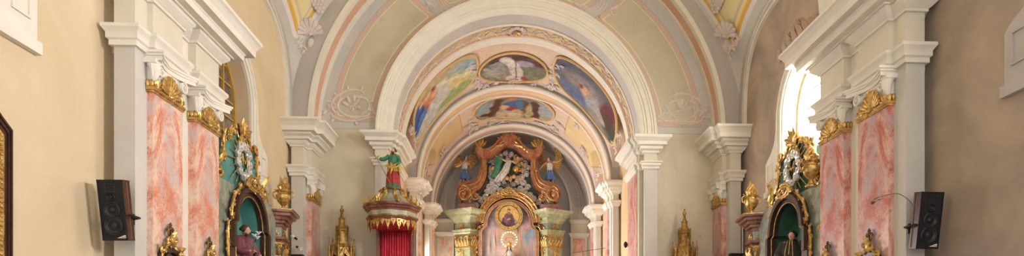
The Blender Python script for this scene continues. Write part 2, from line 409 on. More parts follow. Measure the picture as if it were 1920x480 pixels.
def window(n, sgn, x, win, glassmat, barmat, depth=.34, nb=3, rows=7):
    yc, hw, sill, spr = win; T = lambda a, b, c: (x+sgn*c, yc+a, b)
    g = MB(T); out = [(-hw, sill), (hw, sill)]+[(hw*cos(pi*i/20), spr+hw*sin(pi*i/20)) for i in range(21)]
    g.prism(out, depth+.03, depth+.05); w = struct('window_%d' % n, g, glassmat, smooth=0)
    b = MB(T)
    for i in range(1, nb+1):
        a = -hw+2*hw*i/(nb+1); top = spr+sqrt(max(0, hw*hw-a*a)); b.box(a-.025, a+.025, sill, top, depth-.02, depth+.03)
    for j in range(1, rows):
        z = sill+(spr+hw-sill)*j/rows; ww = hw if z < spr else sqrt(max(0, hw*hw-(z-spr)**2)); b.box(-ww, ww, z-.02, z+.02, depth-.01, depth+.03)
    A = [(-hw, sill), (-hw, spr)]+[(-hw*cos(pi*i/16), spr+hw*sin(pi*i/16)) for i in range(1, 16)]+[(hw, spr), (hw, sill)]
    B = [(p[0]*.94, sill+(p[1]-sill)*.975) for p in A]; b.strip(A, B, depth-.04, depth+.03)
    b.build('window_frame', barmat, w)
    return w
window(1, -1, XL, WIN_L[1], M['glassL'], M['yellowbar'])
window(2, 1, XR, WIN_R[1], M['glassR'], M['palebar'])
window(3, -1, XL, WIN_L[0], M['glassM'], M['yellowbar'])
window(4, 1, XR, WIN_R[0], M['glassN'], M['yellowbar'])

def surround(n, sgn, x, win, zb, zs, mat, mat2, h=.72):
    """moulded window surround with square ears that carry small sunk panels"""
    yc, hw, sill, spr = win; T = lambda a, b, c: (x-sgn*c, yc+a, b); m = MB(T)
    for s in (-1, 1):
        A = [(s*(hw+.02), zb), (s*(hw+.02), zb+.3), (s*(hw+.02), spr)]; 
        O = [(s*2.22, zb), (s*2.22, zb+h), (s*2.12, zb+h+.1), (s*1.9, zb+h+.22), (s*1.7, zb+h+.45), (s*1.62, zb+h+.75), (s*1.62, spr)]
        I = [(s*(hw+.02), zb), (s*(hw+.02), zb+h), (s*(hw+.02), zb+h+.1), (s*(hw+.02), zb+h+.22), (s*(hw+.02), zb+h+.45), (s*(hw+.02), zb+h+.75), (s*(hw+.02), spr)]
        m.strip(O, I, 0.002, .05)
        # raised frame and fillets
        cx_ = s*1.94; q_ = [(cx_+i*.12, zb+.46+j*.2) for i, j in ((-1, -1), (1, -1), (1, 1), (-1, 1), (-1, -1))]; p_ = [(cx_+i*.15, zb+.46+j*.23) for i, j in ((-1, -1), (1, -1), (1, 1), (-1, 1), (-1, -1))]
        m.strip(q_, p_, .05, .075)
        for a in (hw+.1, hw+.3):
            m.box(s*a-.02, s*a+.02, zb+.1, spr, .05, .085)
    m.box(-2.26, 2.26, zb-.16, zb, 0.002, .09)
    for (r0, r1, d) in ((hw+.02, 1.62, .05), (hw+.08, hw+.12, .085), (hw+.28, hw+.32, .085)):
        A = [(r0*cos(pi*i/32), spr+r0*sin(pi*i/32)) for i in range(33)]; B = [(r1*cos(pi*i/32), spr+r1*sin(pi*i/32)) for i in range(33)]
        m.strip(A, B, 0.002, d)
    m.box(-hw-.02, hw+.02, zb, sill, 0.002, .06)
    return struct('trim_%d' % n, m, mat)
surround(1, -1, XL, WIN_L[1], 3.72, 0, M['cream'], None)
surround(2, 1, XR, WIN_R[1], 3.72, 0, M['cream'], None)
surround(3, -1, XL, WIN_L[0], 3.78, 0, M['cream'], None)
surround(4, 1, XR, WIN_R[0], 3.42, 0, M['mauve'], None)

# ---- piers (core masses)
def boxes(name, bs, mat):
    m = MB()
    for b in bs: m.box(*b)
    return struct(name, m, mat)
for nm, f in (('wall_left_pier', lambda x: x), ('wall_right_pier', R2)):
    def bx(x0, x1, *r): a, b = sorted((f(x0), f(x1))); return (a, b, *r)
    m = MB(); m.box(*bx(-5.93, -5.67, 9.85, 12.13, FLOOR, Z0)); m.box(*bx(XL-.02, -5.9, 9.9, 12.13, FLOOR, Z0));  m.box(*bx(XL-.02, -5.69, 17.8, 18.62, FLOOR, Z0+.05))
    m.box(*bx(XL-.02, -5.67, 9.9, 12.13, Z0, ZT)); struct(nm, m, M['cream'])
    # grey pilasters on the west faces of the two piers
    g = MB(); g.box(*bx(-5.93, -5.62, 9.6, 9.92, FLOOR, 4.5)); g.box(*bx(XL+.12, -5.67, 17.5, 17.82, FLOOR, 4.5)); struct('trim_%d' % (5 if f(1) == 1 else 6), g, M['grey'])
    fz = MB(); fz.box(*bx(-5.93, -5.62, 9.6, 9.92, 4.5, Z0-.4)); fz.box(*bx(XL+.12, -5.67, 17.5, 17.82, 4.5, Z0-.4))
    for (ya, yb) in ((9.91, 10.8), (11.26, 12.13), (17.8, 18.61)): fz.box(*bx(-5.7, -5.53, ya, yb, 4.4, Z0-.35))
    struct('trim_%d' % (7 if f(1) == 1 else 8), fz, M['frieze'])
    side = 1 if f(1) == 1 else -1
    def P(*pts): return [(f(x), y) for x, y in pts]
    near = P((XL, 9.9), (-5.93, 9.9), (-5.93, 9.6), (-5.62, 9.6), (-5.62, 9.91), (-5.53, 9.91), (-5.53, 10.8), (-5.67, 10.8), (-5.67, 11.26), (-5.53, 11.26), (-5.53, 12.13), (XL, 12.13))
    nearflat = P((XL, 9.9), (-5.93, 9.9), (-5.93, 9.6), (-5.62, 9.6), (-5.62, 9.91), (-5.53, 9.91), (-5.53, 12.13), (XL, 12.13))
    far = P((XL, 17.8), (XL+.12, 17.8), (XL+.12, 17.5), (-5.67, 17.5), (-5.67, 17.8), (-5.53, 17.8), (-5.53, 18.6))
    archi = [(0, 4.42), (.05, 4.42), (.05, 4.5), (.08, 4.52), (.08, 4.6), (.10, 4.63), (.13, 4.67), (.13, 4.72), (0, 4.72)]
    bed = [(0, 5.24), (.04, 5.24), (.04, 5.28), (.07, 5.30), (.13, 5.36), (.15, 5.38), (.15, 5.43), (0, 5.43)]
    corona = [(0, 5.43), (.2, 5.43), (.2, 5.455), (.34, 5.455), (.34, 5.56), (.36, 5.58), (.36, 5.6), (.5, 5.6), (.5, 5.73), (.515, 5.745), (.54, 5.80), (.58, 5.85), (.60, 5.86), (.60, 5.92), (0, 5.92)]
    bedC = [(0, 5.24), (.04, 5.24), (.04, 5.28), (.08, 5.30), (.12, 5.36), (.12, 5.40), (.22, 5.40), (.22, 5.47), (.26, 5.5), (.30, 5.52), (.30, 5.57), (.44, 5.57), (.44, 5.70), (.47, 5.74), (.53, 5.82), (.56, 5.84), (.56, 5.90), (0, 5.90)]
    e = MB(); e.sweep(near, [(o, z-.06) for o, z in archi], side); e.sweep(near, [(o, z-.05) for o, z in bed], side); e.sweep(nearflat, [(o, z-.05) for o, z in corona], side)
    struct('trim_%d' % (9 if side == 1 else 10), e, M['cream'])
    e = MB(); e.sweep(far, archi, side); e.sweep(far, bedC, side)
    struct('trim_%d' % (11 if side == 1 else 12), e, M['cream'])
    # painted and moulded band of the side lunette over the bay window
    def se(L, H, n=48, k=3.0): return [(14.75-L*math.copysign(abs(cos(pi*i/n))**(2/k), cos(pi*i/n)), Z0+H*abs(sin(pi*i/n))**(2/k)) for i in range(n+1)]
    wx = XL if side == 1 else XR
    T = (lambda a, b, c: (wx+side*c, a, b))
    q = MB(T); q.strip(se(2.62, 2.55), se(3.05, 3.1), 0.001, .05); struct('trim_%d' % (13 if side == 1 else 14), q, M['mauve'])
    q = MB(T); q.strip(se(2.60, 2.52), se(2.65, 2.58), 0.001, .09); q.strip(se(2.78, 2.74), se(2.81, 2.77), .04, .07); struct('trim_%d' % (15 if side == 1 else 16), q, M['cream'])

# ---- east wall with the chancel arch
ew = MB(lambda a, b, c: (a, 18.6+c, b)); RA = 3.72; ZC = 5.95
A = [(CX-RA*cos(pi*i/48), ZC+RA*sin(pi*i/48)) for i in range(49)]
def toR(a, b):
    dx, dy = a-CX, b-ZC; k = min((7.2/abs(dx)) if abs(dx) > 1e-6 else 1e9, (ZT-ZC)/dy if dy > 1e-6 else 1e9); return (CX+dx*k, ZC+dy*k)
B = [toR(*p) for p in A]; ew.strip(A, B, 0, .5)
ew.prism([(CX-7.2, FLOOR), (CX-RA, FLOOR), (CX-RA, ZC), (CX-7.2, ZC)], 0, .5)
ew.prism([(CX+RA, FLOOR), (CX+7.2, FLOOR), (CX+7.2, ZC), (CX+RA, ZC)], 0, .5)
t = NT('east_wall_paint', 0.85); v = t.coord(); X, Y, Z = t.xyz(v)
def dist(x, z): return t.math('SQRT', t.math('ADD', t.math('POWER', t.math('ABSOLUTE', t.math('SUBTRACT', X, x)), 2.0), t.math('POWER', t.math('ABSOLUTE', t.math('SUBTRACT', Z, z)), 2.0)))
r1 = dist(EX, Z0); r2 = dist(CX, ZC)
d = t.math('SMOOTH_MIN', t.math('SUBTRACT', 5.62, r1), t.math('SUBTRACT', r2, 4.32), 0.25)
d = t.math('SMOOTH_MIN', d, t.math('SUBTRACT', Z, 6.36), 0.25)
band = t.math('SUBTRACT', t.math('ABSOLUTE', t.math('SUBTRACT', dist(.3, 13.2), 4.14)), .2); d = t.math('SMOOTH_MIN', d, band, 0.1)
n1 = t.noise(v, .9, 5, .6, .5); tan = t.mix(t.step(n1, .3, .7), C(210, 200, 176), C(194, 182, 156))
low = t.mix(t.step(n1, .3, .7), C(216, 204, 180), C(200, 188, 164)); grey = t.mix(t.step(n1, .3, .7), C(208, 204, 196), C(194, 190, 184))
pinkc = C(214, 182, 160)
col = t.mix(t.step(d, 0.0, .012), grey, pinkc); col = t.mix(t.step(d, .10, .115), col, tan)
ln = t.step(t.math('ABSOLUTE', t.math('SUBTRACT', d, .15)), .014, .006); col = t.mix(ln, col, C(232, 222, 198))
ln = t.step(t.math('ABSOLUTE', t.math('ADD', d, .02)), .02, .01); col = t.mix(ln, col, C(190, 174, 170))
col = t.mix(t.step(Z, 6.14, 6.12), col, low)
ln = t.step(t.math('ABSOLUTE', t.math('SUBTRACT', Z, 6.13)), .015, .008); col = t.mix(t.math('MULTIPLY', ln, .6), col, C(170, 156, 140))
cr = t.math('ABSOLUTE', t.math('SUBTRACT', t.noise(t.mapping(v, (1, 1, .28)), 1.1, 6, .7, .8), .5)); cr = t.math('MULTIPLY', t.step(cr, .0035, .001), t.step(t.noise(v, .45, 2), .5, .56))
col = t.mix(t.math('MULTIPLY', cr, .55), col, C(140, 124, 104)); t.color(col); t.bump(t.noise(v, 18, 3), .08, .01); M['east'] = t.m
struct('wall_east', ew, M['east'], smooth=0)

# wall arch at the east end of the nave: cream edges and a pink soffit
NA = 72
w = MB(lambda a, b, c: (a, 17.8+c, b)); w.strip([(EX+5.95*cos(pi*i/NA), Z0+5.95*sin(pi*i/NA)) for i in range(NA+1)], [(EX+6.58*cos(pi*i/NA), Z0+6.14*sin(pi*i/NA)) for i in range(NA+1)], 0, .1); struct('trim_17', w, M['mauve'])
w = MB(); w.arch(EX, Z0, [(5.93, 17.77), (6.06, 17.77), (6.06, 17.83), (6.0, 17.83), (5.93, 17.96)], n=NA)
w.arch(EX, Z0, [(5.93, 18.34), (5.93, 18.6), (6.1, 18.6), (6.1, 18.34)], n=NA); struct('trim_18', w, M['cream'])
w = MB(); w.arch(EX, Z0, [(5.95, 17.95), (5.95, 18.36), (6.2, 18.36), (6.2, 17.95)], n=NA); struct('trim_19', w, M['pink'])
# ---- nave vault over the bay
def sail(name, xc, R_, ya, yb, rise, k, mat, zc=Z0, mode='sail', nx=96, ny=48, xm=None, hk=1.0):
    mb = MB(); yc = (ya+yb)/2; L = (yb-ya)/2
    for j in range(ny+1):
        y = yc-L*cos(pi*j/ny)
        g = rise*max(0, 1-abs((y-yc)/L)**k)**(1/k)
        for i in range(nx+1):
            x = -(xm or R_)*cos(pi*i/nx); h = hk*sqrt(max(0, R_*R_-x*x))
            z = sqrt(h*h+g*g) if mode == 'sail' else max(h, g)
            mb.V.append((xc+x, y, zc+z))
    mb.F = [(j*(nx+1)+i, j*(nx+1)+i+1, (j+1)*(nx+1)+i+1, (j+1)*(nx+1)+i) for j in range(ny) for i in range(nx)]
    o = struct(name, mb, mat, smooth=50); s = o.modifiers.new('thickness', 'SOLIDIFY'); s.thickness = .12; s.offset = 1
    return o
t = NT('nave_vault_paint', .85); v = t.coord(); X, Y, Z = t.xyz(v)
xx = t.math('ABSOLUTE', t.math('SUBTRACT', X, EX)); de = t.math('SUBTRACT', 17.8, Y)
hs = t.math('SUBTRACT', 6.53, xx)
d = t.math('SMOOTH_MIN', t.math('SUBTRACT', de, .06), t.math('SUBTRACT', hs, .17), .03); d = t.math('SMOOTH_MIN', d, t.math('MULTIPLY', t.math('SUBTRACT', Z, 8.3), .5), .03)
n1 = t.noise(v, .9, 5, .6, .5); grey = t.mix(t.step(n1, .3, .7), C(208, 204, 194), C(192, 188, 180))
yel = t.mix(t.step(n1, .3, .7), C(234, 222, 172), C(222, 208, 150))
col = t.mix(t.step(d, 0, .01), grey, C(226, 218, 210)); col = t.mix(t.step(d, .07, .08), col, C(222, 176, 92)); col = t.mix(t.step(d, .13, .16), col, C(236, 214, 150))
col = t.mix(t.step(d, .2, .21), col, C(206, 194, 170)); col = t.mix(t.step(d, .25, .26), col, yel); t.color(col); M['navevault'] = t.m
sail('ceiling', EX, 6.53, 12.1, 17.82, 2.75, 3.0, M['navevault'], hk=6.1/6.53)

M['westvault'] = plaster('west_vault_plaster', (226, 216, 184), (212, 200, 168), .8)
sail('ceiling_west', EX, 6.56, -3.0, 10.0, 0.01, 3.0, M['westvault'], ny=6)
ga = MB(); ga.arch(EX, Z0, [(5.95, 9.92), (5.95, 12.12), (6.7, 12.12), (6.7, 9.92)], n=48); struct('ceiling_arch', ga, M['cream'])
# ---- chancel: walls, piers, arches, vaults
def chancel_wall(name, x0, x1, sgn, wins):
    T = lambda a, b, c: (x0+sgn*c, a, b); mb = MB(T); prev = 19.0
    for (yc, hw, sill, top) in wins:
        mb.box(prev, yc-hw, FLOOR, 9.0, 0, .4); mb.box(yc-hw, yc+hw, FLOOR, sill, 0, .4); mb.box(yc-hw, yc+hw, top, 9.0, 0, .4); prev = yc+hw
    mb.box(prev, 31.6, FLOOR, 9.0, 0, .4); return struct(name, mb, M['chw'], smooth=0)
M['chw'] = plaster('chancel_wall_ochre', (224, 194, 150), (208, 172, 126), .8)
CW = [(22.35, 1.3, -.8, 3.9), (26.8, 1.3, -.8, 3.9), (29.9, .5, -.8, 3.4)]  # unseen windows, added low in the left wall to light chancel and altar
chancel_wall('wall_chancel_left', CX-4.15, 0, -1, CW); chancel_wall('wall_chancel_right', CX+4.15, 0, 1, [])
n_ = 5
for sg in (-1,):
    for (yc, hw, s0, s1) in CW:
        T = lambda a, b, c: (CX+sg*(4.15+c), a, b); g = MB(T); g.box(yc-hw, yc+hw, s0, s1, .25, .28); w = struct('window_%d' % n_, g, M['glassAdded']); n_ += 1  # panes of the added chancel windows, there only for their light
        b = MB(T)
        for k in range(1, 3): b.box(yc-hw+2*hw*k/3-.02, yc-hw+2*hw*k/3+.02, s0, s1, .2, .25)
        for k in range(1, 6): b.box(yc-hw, yc+hw, s0+(s1-s0)*k/6-.02, s0+(s1-s0)*k/6+.02, .21, .25)
        b.build('window_frame', M['yellowbar'], w)
cap = [(0, 4.98), (.04, 4.98), (.05, 5.04), (.09, 5.08), (.09, 5.14), (.13, 5.16), (.13, 5.2), (0, 5.2)]
corn = [(0, 5.46), (.05, 5.46), (.06, 5.52), (.14, 5.56), (.14, 5.64), (.24, 5.66), (.24, 5.76), (.3, 5.80), (.36, 5.85), (.36, 5.93), (0, 5.93)]
tn = 20
for gi, (ya, yb, wo) in enumerate(((18.6, 20.35, 4.23), (24.05, 24.95, 4.06), (28.5, 29.3, 4.06))):
    for sg in (-1, 1):
        f = lambda x: CX+sg*x
        def bx(x0, x1, *r): a, b = sorted((f(x0), f(x1))); return (a, b, *r)
        m = MB(); m.box(*bx(3.78, 4.3, ya+(.0 if gi else .02), yb, FLOOR, 5.93)); struct('wall_chancel_pier', m, M['cream'])
        m = MB(); m.box(*bx(3.84, wo, ya-.22, ya+.02, FLOOR, 5.0)); struct('trim_%d' % tn, m, M['grey']); tn += 1
        m = MB(); m.box(*bx(3.84, wo, ya-.22, ya+.02, 5.0, 5.6)); m.box(*bx(3.7, 3.8, ya+.25, yb-.1, 5.0, 5.6)); struct('trim_%d' % tn, m, M['frieze']); tn += 1
        path = [(f(4.5 if gi else wo), ya), (f(wo), ya), (f(wo), ya-.22), (f(3.84), ya-.22), (f(3.84), ya), (f(3.78), ya), (f(3.78), ya+.25), (f(3.70), ya+.25), (f(3.70), yb-.1), (f(3.78), yb-.1), (f(3.78), yb), (f(4.15), yb)][0 if gi else 1:]
        m = MB(); m.sweep(path, cap, -sg); m.sweep(path, corn, -sg); struct('trim_%d' % tn, m, M['cream']); tn += 1
        m = MB(); m.box(*bx(3.70, 3.79, ya+.25, yb-.1, FLOOR+.5, 4.99)); m.box(*bx(3.66, 3.79, ya+.2, yb-.05, FLOOR, FLOOR+.5))
        tag(m.build('marble_pilaster', M['marR'] if sg > 0 else M['marL']),
            ['rose marble pilaster lining the inner face of the %s chancel arch pier', 'narrow marble pilaster on the %s pier of the second chancel arch', 'narrow marble pilaster on the %s pier of the arch before the altar'][gi] % ('left' if sg < 0 else 'right'), 'pilaster', 'marble pilasters along the chancel')
# archivolts
a1 = MB(); a1.arch(CX, ZC, [(3.72, 18.62), (3.72, 18.50), (3.80, 18.47), (3.86, 18.47), (3.87, 18.44), (3.93, 18.44), (3.95, 18.40), (4.06, 18.38), (4.08, 18.35), (4.12, 18.35), (4.14, 18.31), (4.2, 18.31), (4.23, 18.36), (4.26, 18.45), (4.26, 18.62)], n=96); struct('trim_%d' % tn, a1, M['cream']); tn += 1
def soffit(name, r, bands, tk=.3):
    for (y0, y1, dr, mat) in bands:
        global tn
        s = MB(); s.arch(CX, ZC, [(r+dr, y0), (r+dr, y1), (r+tk, y1), (r+tk, y0)], n=72); struct('trim_%d' % tn, s, M[mat]); tn += 1
soffit('a', 3.72, [(18.6, 19.22, .04, 'mauve'), (19.2, 19.3, 0, 'cream'), (19.28, 19.36, .03, 'pink'), (19.35, 19.95, .06, 'ochre'), (19.94, 20.0, .03, 'pink'), (19.98, 20.4, -.02, 'cream')])
a2 = MB()
for y in (24.05, 28.5):
    a2.arch(CX, ZC, [(3.68, y+.12), (3.68, y-.02), (3.73, y-.06), (3.79, y-.06), (3.8, y-.02), (3.8, y+.12)], n=72)
    a2.arch(CX, ZC, [(3.68, y+.78), (3.68, y+.88), (3.9, y+.88), (3.9, y+.78)], n=72)
struct('trim_%d' % tn, a2, M['cream']); tn += 1
a2 = MB()
for y in (24.05, 28.5): a2.arch(CX, ZC, [(3.8, y), (4.35, y), (4.35, y+.1), (3.8, y+.1)], n=72)
struct('trim_%d' % tn, a2, M['mauve']); tn += 1
soffit('b', 3.71, [(24.15, 24.3, 0, 'cream'), (24.3, 24.45, .02, 'pink'), (24.45, 24.75, .03, 'ochre'), (24.75, 24.85, .02, 'pink')])
soffit('c', 3.71, [(28.6, 28.8, 0, 'cream'), (28.8, 29.1, .02, 'pink'), (29.1, 29.4, .0, 'mauve')])

def vault_paint(name, y0, y1, cen):
    """painted bay vault: mauve wall edges, pink lines, ochre fields"""
    t = NT(name, .85); v = t.coord(); X, Y, Z = t.xyz(v)
    th = t.math('ABSOLUTE', t.math('ARCTAN2', t.math('SUBTRACT', X, CX), t.math('SUBTRACT', Z, ZC)))
    d = t.math('MINIMUM', t.math('SUBTRACT', Y, y0), t.math('SUBTRACT', y1, Y))
    n1 = t.noise(v, 1.0, 5, .6, .5)
    cream = t.mix(t.step(n1, .3, .7), C(232, 214, 190), C(220, 198, 172)); och = t.mix(t.step(n1, .3, .7), C(230, 206, 158), C(218, 190, 140))
    sc = t.noise(v, 5.5, 3, .6, 2.5); sc = t.step(t.math('ABSOLUTE', t.math('SUBTRACT', sc, .5)), .05, .02)
    cream2 = t.mix(t.math('MULTIPLY', sc, .55), cream, C(206, 168, 146))
    col = t.mix(t.step(d, .30, .31), C(208, 196, 184), cream2); 
    ln = t.step(t.math('ABSOLUTE', t.math('SUBTRACT', d, .2)), .04, .03); col = t.mix(ln, col, C(222, 180, 152))
    # ochre fields low on the haunches
    f = t.math('SMOOTH_MIN', t.math('MULTIPLY', t.math('SUBTRACT', th, cen[0]), 3.8), t.math('MULTIPLY', t.math('SUBTRACT', cen[1], th), 3.8), .3); f = t.math('SMOOTH_MIN', f, t.math('SUBTRACT', d, .55), .4)
    col = t.mix(t.step(f, 0, .01), col, C(206, 160, 130)); col = t.mix(t.step(f, .05, .06), col, och)
    t.color(col); return t.m
M['vault1'] = vault_paint('chancel_vault_paint', 20.4, 24.0, (1.22, 1.4)); M['vault2'] = vault_paint('chancel_vault_paint_inner', 24.9, 28.45, (.62, 1.25))
sail('ceiling_chancel', CX, 3.9, 20.38, 24.1, 1.95, 2.4, M['vault1'], ZC, 'groin', xm=4.16)
sail('ceiling_chancel_inner', CX, 3.9, 24.93, 28.55, 1.95, 2.4, M['vault2'], ZC, 'groin', xm=4.16)
ap = MB(); ap.arch(CX, ZC, [(3.78, 29.3), (3.78, 31.4), (3.95, 31.4), (3.95, 29.3)], n=72); struct('ceiling_apse', ap, M['apse'])
# apse end wall with painted arch bands and a shallow niche behind the altar
T = lambda a, b, c: (CX+a, 31.3+c, b)
ew = MB(T); RN = 2.95
A = [(-RN*cos(pi*i/40), 6.35+RN*sin(pi*i/40)) for i in range(41)]; B = [(-4.2*cos(pi*i/40), 6.35+4.2*sin(pi*i/40)) for i in range(41)]; ew.strip(A, B, 0, .3)
for s in (-1, 1): ew.prism([(s*RN, FLOOR), (s*4.4, FLOOR), (s*4.4, 6.35), (s*RN, 6.35)], 0, .3)
ew.prism([(-4.4, FLOOR), (4.4, FLOOR), (4.4, 10.6), (-4.4, 10.6)], .6, .7)
struct('wall_apse', ew, M['apse'], smooth=0)
rb = MB(lambda a, b, c: (CX+a, 31.3+c, b))
def ring(mb, r0, r1, c0, c1, zc=6.35, n=48): mb.strip([(r0*cos(pi*i/n), zc+r0*sin(pi*i/n)) for i in range(n+1)], [(r1*cos(pi*i/n), zc+r1*sin(pi*i/n)) for i in range(n+1)], c0, c1)
ring(rb, 2.93, 3.03, -.06, .3); ring(rb, 3.4, 3.46, -.04, .02); ring(rb, 3.58, 3.62, -.05, .02)
for s in (-1, 1):
    for (a, b) in ((2.93, 3.03), (3.4, 3.46)): rb.box(min(s*a, s*b), max(s*a, s*b), -.06, .02, FLOOR, 6.35) if False else rb.prism([(s*a, 5.7), (s*b, 5.7), (s*b, 6.35), (s*a, 6.35)], -.05, .02)
struct('trim_%d' % tn, rb, M['cream']); tn += 1
# apse wall pilasters: cream caps, yellow friezes, marble shafts
for s in (-1, 1):
    f = lambda x: CX+s*x
    path = [(f(3.8), 31.3), (f(3.8), 31.2), (f(2.98), 31.2), (f(2.98), 31.32)]
    m = MB(); m.sweep(path, [(0, 4.92), (.05, 4.92), (.08, 5.0), (.12, 5.06), (.12, 5.12), (0, 5.12)], -s); m.sweep(path, [(0, 5.62), (.04, 5.62), (.09, 5.7), (.12, 5.74), (.12, 5.8), (0, 5.8)], -s)
    struct('trim_%d' % tn, m, M['cream']); tn += 1
    x0, x1 = sorted((f(2.98), f(3.8))); m = MB(); m.box(x0, x1, 31.2, 31.32, 5.1, 5.64); struct('trim_%d' % tn, m, M['frieze']); tn += 1
    m = MB(); m.box(x0, x1, 31.21, 31.32, FLOOR, 4.95); struct('trim_%d' % tn, m, M['cream']); tn += 1
    m = MB(); m.box(x0+.1, x1-.1, 31.18, 31.22, FLOOR+.3, 4.85); tag(m.build('marble_revetment', M['marL']), 'salmon marble panel on the apse wall %s of the high altar' % ('left' if s < 0 else 'right'), 'panel', 'marble panels of the apse')
# ================================================================== FIGURES
def figure(root, H, pose, body=None, skin='skin', beard=None, hair='hair', hairlong=False, robe=None, sleeves=None, face=(0, 0)):
    """one standing figure, local frame: x to its left, -y forward, z up, feet at 0. pose: joint dictionary (fractions of H)"""
    k = H; J = dict(hip=(0, 0, .50), chest=(0, 0, .72), neck=(0, .0, .84), head=(0, -.005, .92),
                    sl=(.105, 0, .80), sr=(-.105, 0, .80), el=(.16, 0, .63), er=(-.16, 0, .63), hl=(.17, -.06, .50), hr=(-.17, -.06, .50),
                    kl=(.055, -.02, .27), kr=(-.055, -.02, .27), fl=(.06, 0, .03), fr=(-.06, 0, .03)); J.update(pose)
    P = {n: Vector(p)*k for n, p in J.items()}
    b = MB()
    b.tube([P['hip']+Vector((0, 0, -.03*k)), P['hip'], (P['hip']+P['chest'])/2, P['chest'], P['chest'].lerp(P['neck'], .7), P['neck'], P['neck'].lerp(P['head'], .5)], [.07*k, .085*k, .075*k, .095*k, .075*k, .032*k, .028*k], 14, .7, up=(0, 1, 0))
    hd = P['head']; yaw, pit = face; Rm = Matrix.Rotation(yaw, 3, 'Z') @ Matrix.Rotation(pit, 3, 'X')
    def hp(x, y, z): return tuple(hd+Rm@Vector((x*k, y*k, z*k)))
    b.ell(hd, (.044*k, .054*k, .066*k), n=14, m=10); b.ell(hp(0, -.012, -.03), (.034*k, .04*k, .036*k), n=12, m=8)
    b.tube([hp(0, -.05, .015), hp(0, -.062, -.004), hp(0, -.052, -.012)], [.006*k, .011*k, .009*k], 8)      # nose
    b.ell(hp(0, -.046, .02), (.034*k, .012*k, .007*k), n=10, m=6)                                           # brow
    for s in (-1, 1): b.ell(hp(s*.045, .004, -.002), (.007*k, .012*k, .018*k), n=8, m=6); b.ell(hp(s*.017, -.048, .006), (.009*k, .006*k, .006*k), n=8, m=5)
    b.ell(hp(0, -.05, -.028), (.014*k, .007*k, .005*k), n=8, m=5)
    hands = []
    for s, sh, e, h in ((1, 'sl', 'el', 'hl'), (-1, 'sr', 'er', 'hr')):
        b.tube([P[sh]-Vector((s*.03*k, 0, 0)), P[sh], P[sh].lerp(P[e], .5), P[e], P[e].lerp(P[h], .4), P[h]], [.034*k, .036*k, .030*k, .025*k, .023*k, .015*k], 10)
        d = (P[h]-P[e]).normalized(); o_ = d.cross(Vector((0, 0, 1))); o_ = o_.normalized() if o_.length > .1 else Vector((1, 0, 0)); nn = o_.cross(d)
        pc = P[h]+d*.03*k; b.ell(pc, (.02*k, .02*k, .026*k), n=8, m=6)
        for i in range(4):
            q = pc+o_*((i-1.5)*.0095*k)+d*.012*k; L = (.036, .041, .039, .031)[i]*k
            b.tube([q, q+d*L*.5-nn*.004*k, q+d*L*.85-nn*L*.35], [.0062*k, .0056*k, .0045*k], 6)
        q = pc-o_*s*.016*k; b.tube([q, q+d*.014*k-o_*s*.012*k, q+d*.028*k-o_*s*.012*k-nn*.008*k], [.008*k, .007*k, .005*k], 6)
    for s, kn, ft in ((1, 'kl', 'fl'), (-1, 'kr', 'fr')):
        hipj = P['hip']+Vector((s*.05*k, 0, -.02*k))
        b.tube([hipj, hipj.lerp(P[kn], .5), P[kn], P[kn].lerp(P[ft], .35), P[ft]+Vector((0, 0, .012*k))], [.06*k, .05*k, .036*k, .036*k, .02*k], 10)
        b.tube([P[ft]+Vector((0, .02*k, -.008*k)), P[ft]+Vector((0, -.03*k, -.006*k)), P[ft]+Vector((0, -.085*k, -.016*k))], [.022*k, .021*k, .012*k], 8)
    o = b.build('body', M[skin], root, local=True, smooth=80)
    rm = o.modifiers.new('one_surface', 'REMESH'); rm.mode = 'VOXEL'; rm.voxel_size = .0065*k; rm.use_smooth_shade = True
    if hair:
        h = MB(); h.ell(hp(0, .014, .02), (.0475*k, .052*k, .055*k), n=12, m=8)
        for i in range(9):
            q = -1.9+3.8*i/8+pi/2; h.tube([hp(.045*cos(q), .04*sin(q)+.01, .03), hp(.054*cos(q), .052*sin(q)+.014, -.005), hp(.05*cos(q), .05*sin(q)+.016, -.06 if hairlong else -.025)], [.015*k, .017*k, .010*k], 7)
        h.build('hair', M[hair], root, local=True, smooth=80)
    if beard:
        h = MB(); L = beard
        for i in range(7):
            x = (i-3)*.011; h.tube([hp(x*1.2, -.036, -.03), hp(x*1.1, -.05, -.05), hp(x*.7, -.048, -.05-L*(1-abs(i-3)*.16))], [.011*k, .012*k, .004*k], 7)
        h.build('beard', M[hair], root, local=True, smooth=80)
    return P, hp
def robe(root, name, mat, secs, folds=9, amp=.10, n=54, ph=0.0, twist=0.0, a0=0.0, a1=2*pi, thick=None):
    """cloth around the figure: sections (cx, cy, z, rx, ry, foldstrength)"""
    mb = MB(); V = []; F = []; full = abs(a1-a0-2*pi) < 1e-6; m = len(secs); nn = n if full else n+1
    for j, (cx, cy, z, rx, ry, fs) in enumerate(secs):
        for i in range(nn):
            q = a0+(a1-a0)*i/n; w = 1+amp*fs*(sin(folds*q+ph+twist*j)+.5*sin((folds*1.7//1)*q+1.3+j*.2))
            V.append((cx+rx*w*cos(q), cy+ry*w*sin(q), z+.012*fs*sin(3*q+ph)))
    for j in range(m-1):
        for i in range(n):
            k2 = (i+1) % nn if full else i+1; F.append((j*nn+i, j*nn+k2, (j+1)*nn+k2, (j+1)*nn+i))
    if full and thick is None: F.append(tuple(range(nn))); F.append(tuple(reversed(range((m-1)*nn, m*nn))))
    mb.V = V; mb.F = F; o = mb.build(name, M[mat], root, local=True, smooth=60)
    if not full or thick: s = o.modifiers.new('thickness', 'SOLIDIFY'); s.thickness = thick or .02
    return o
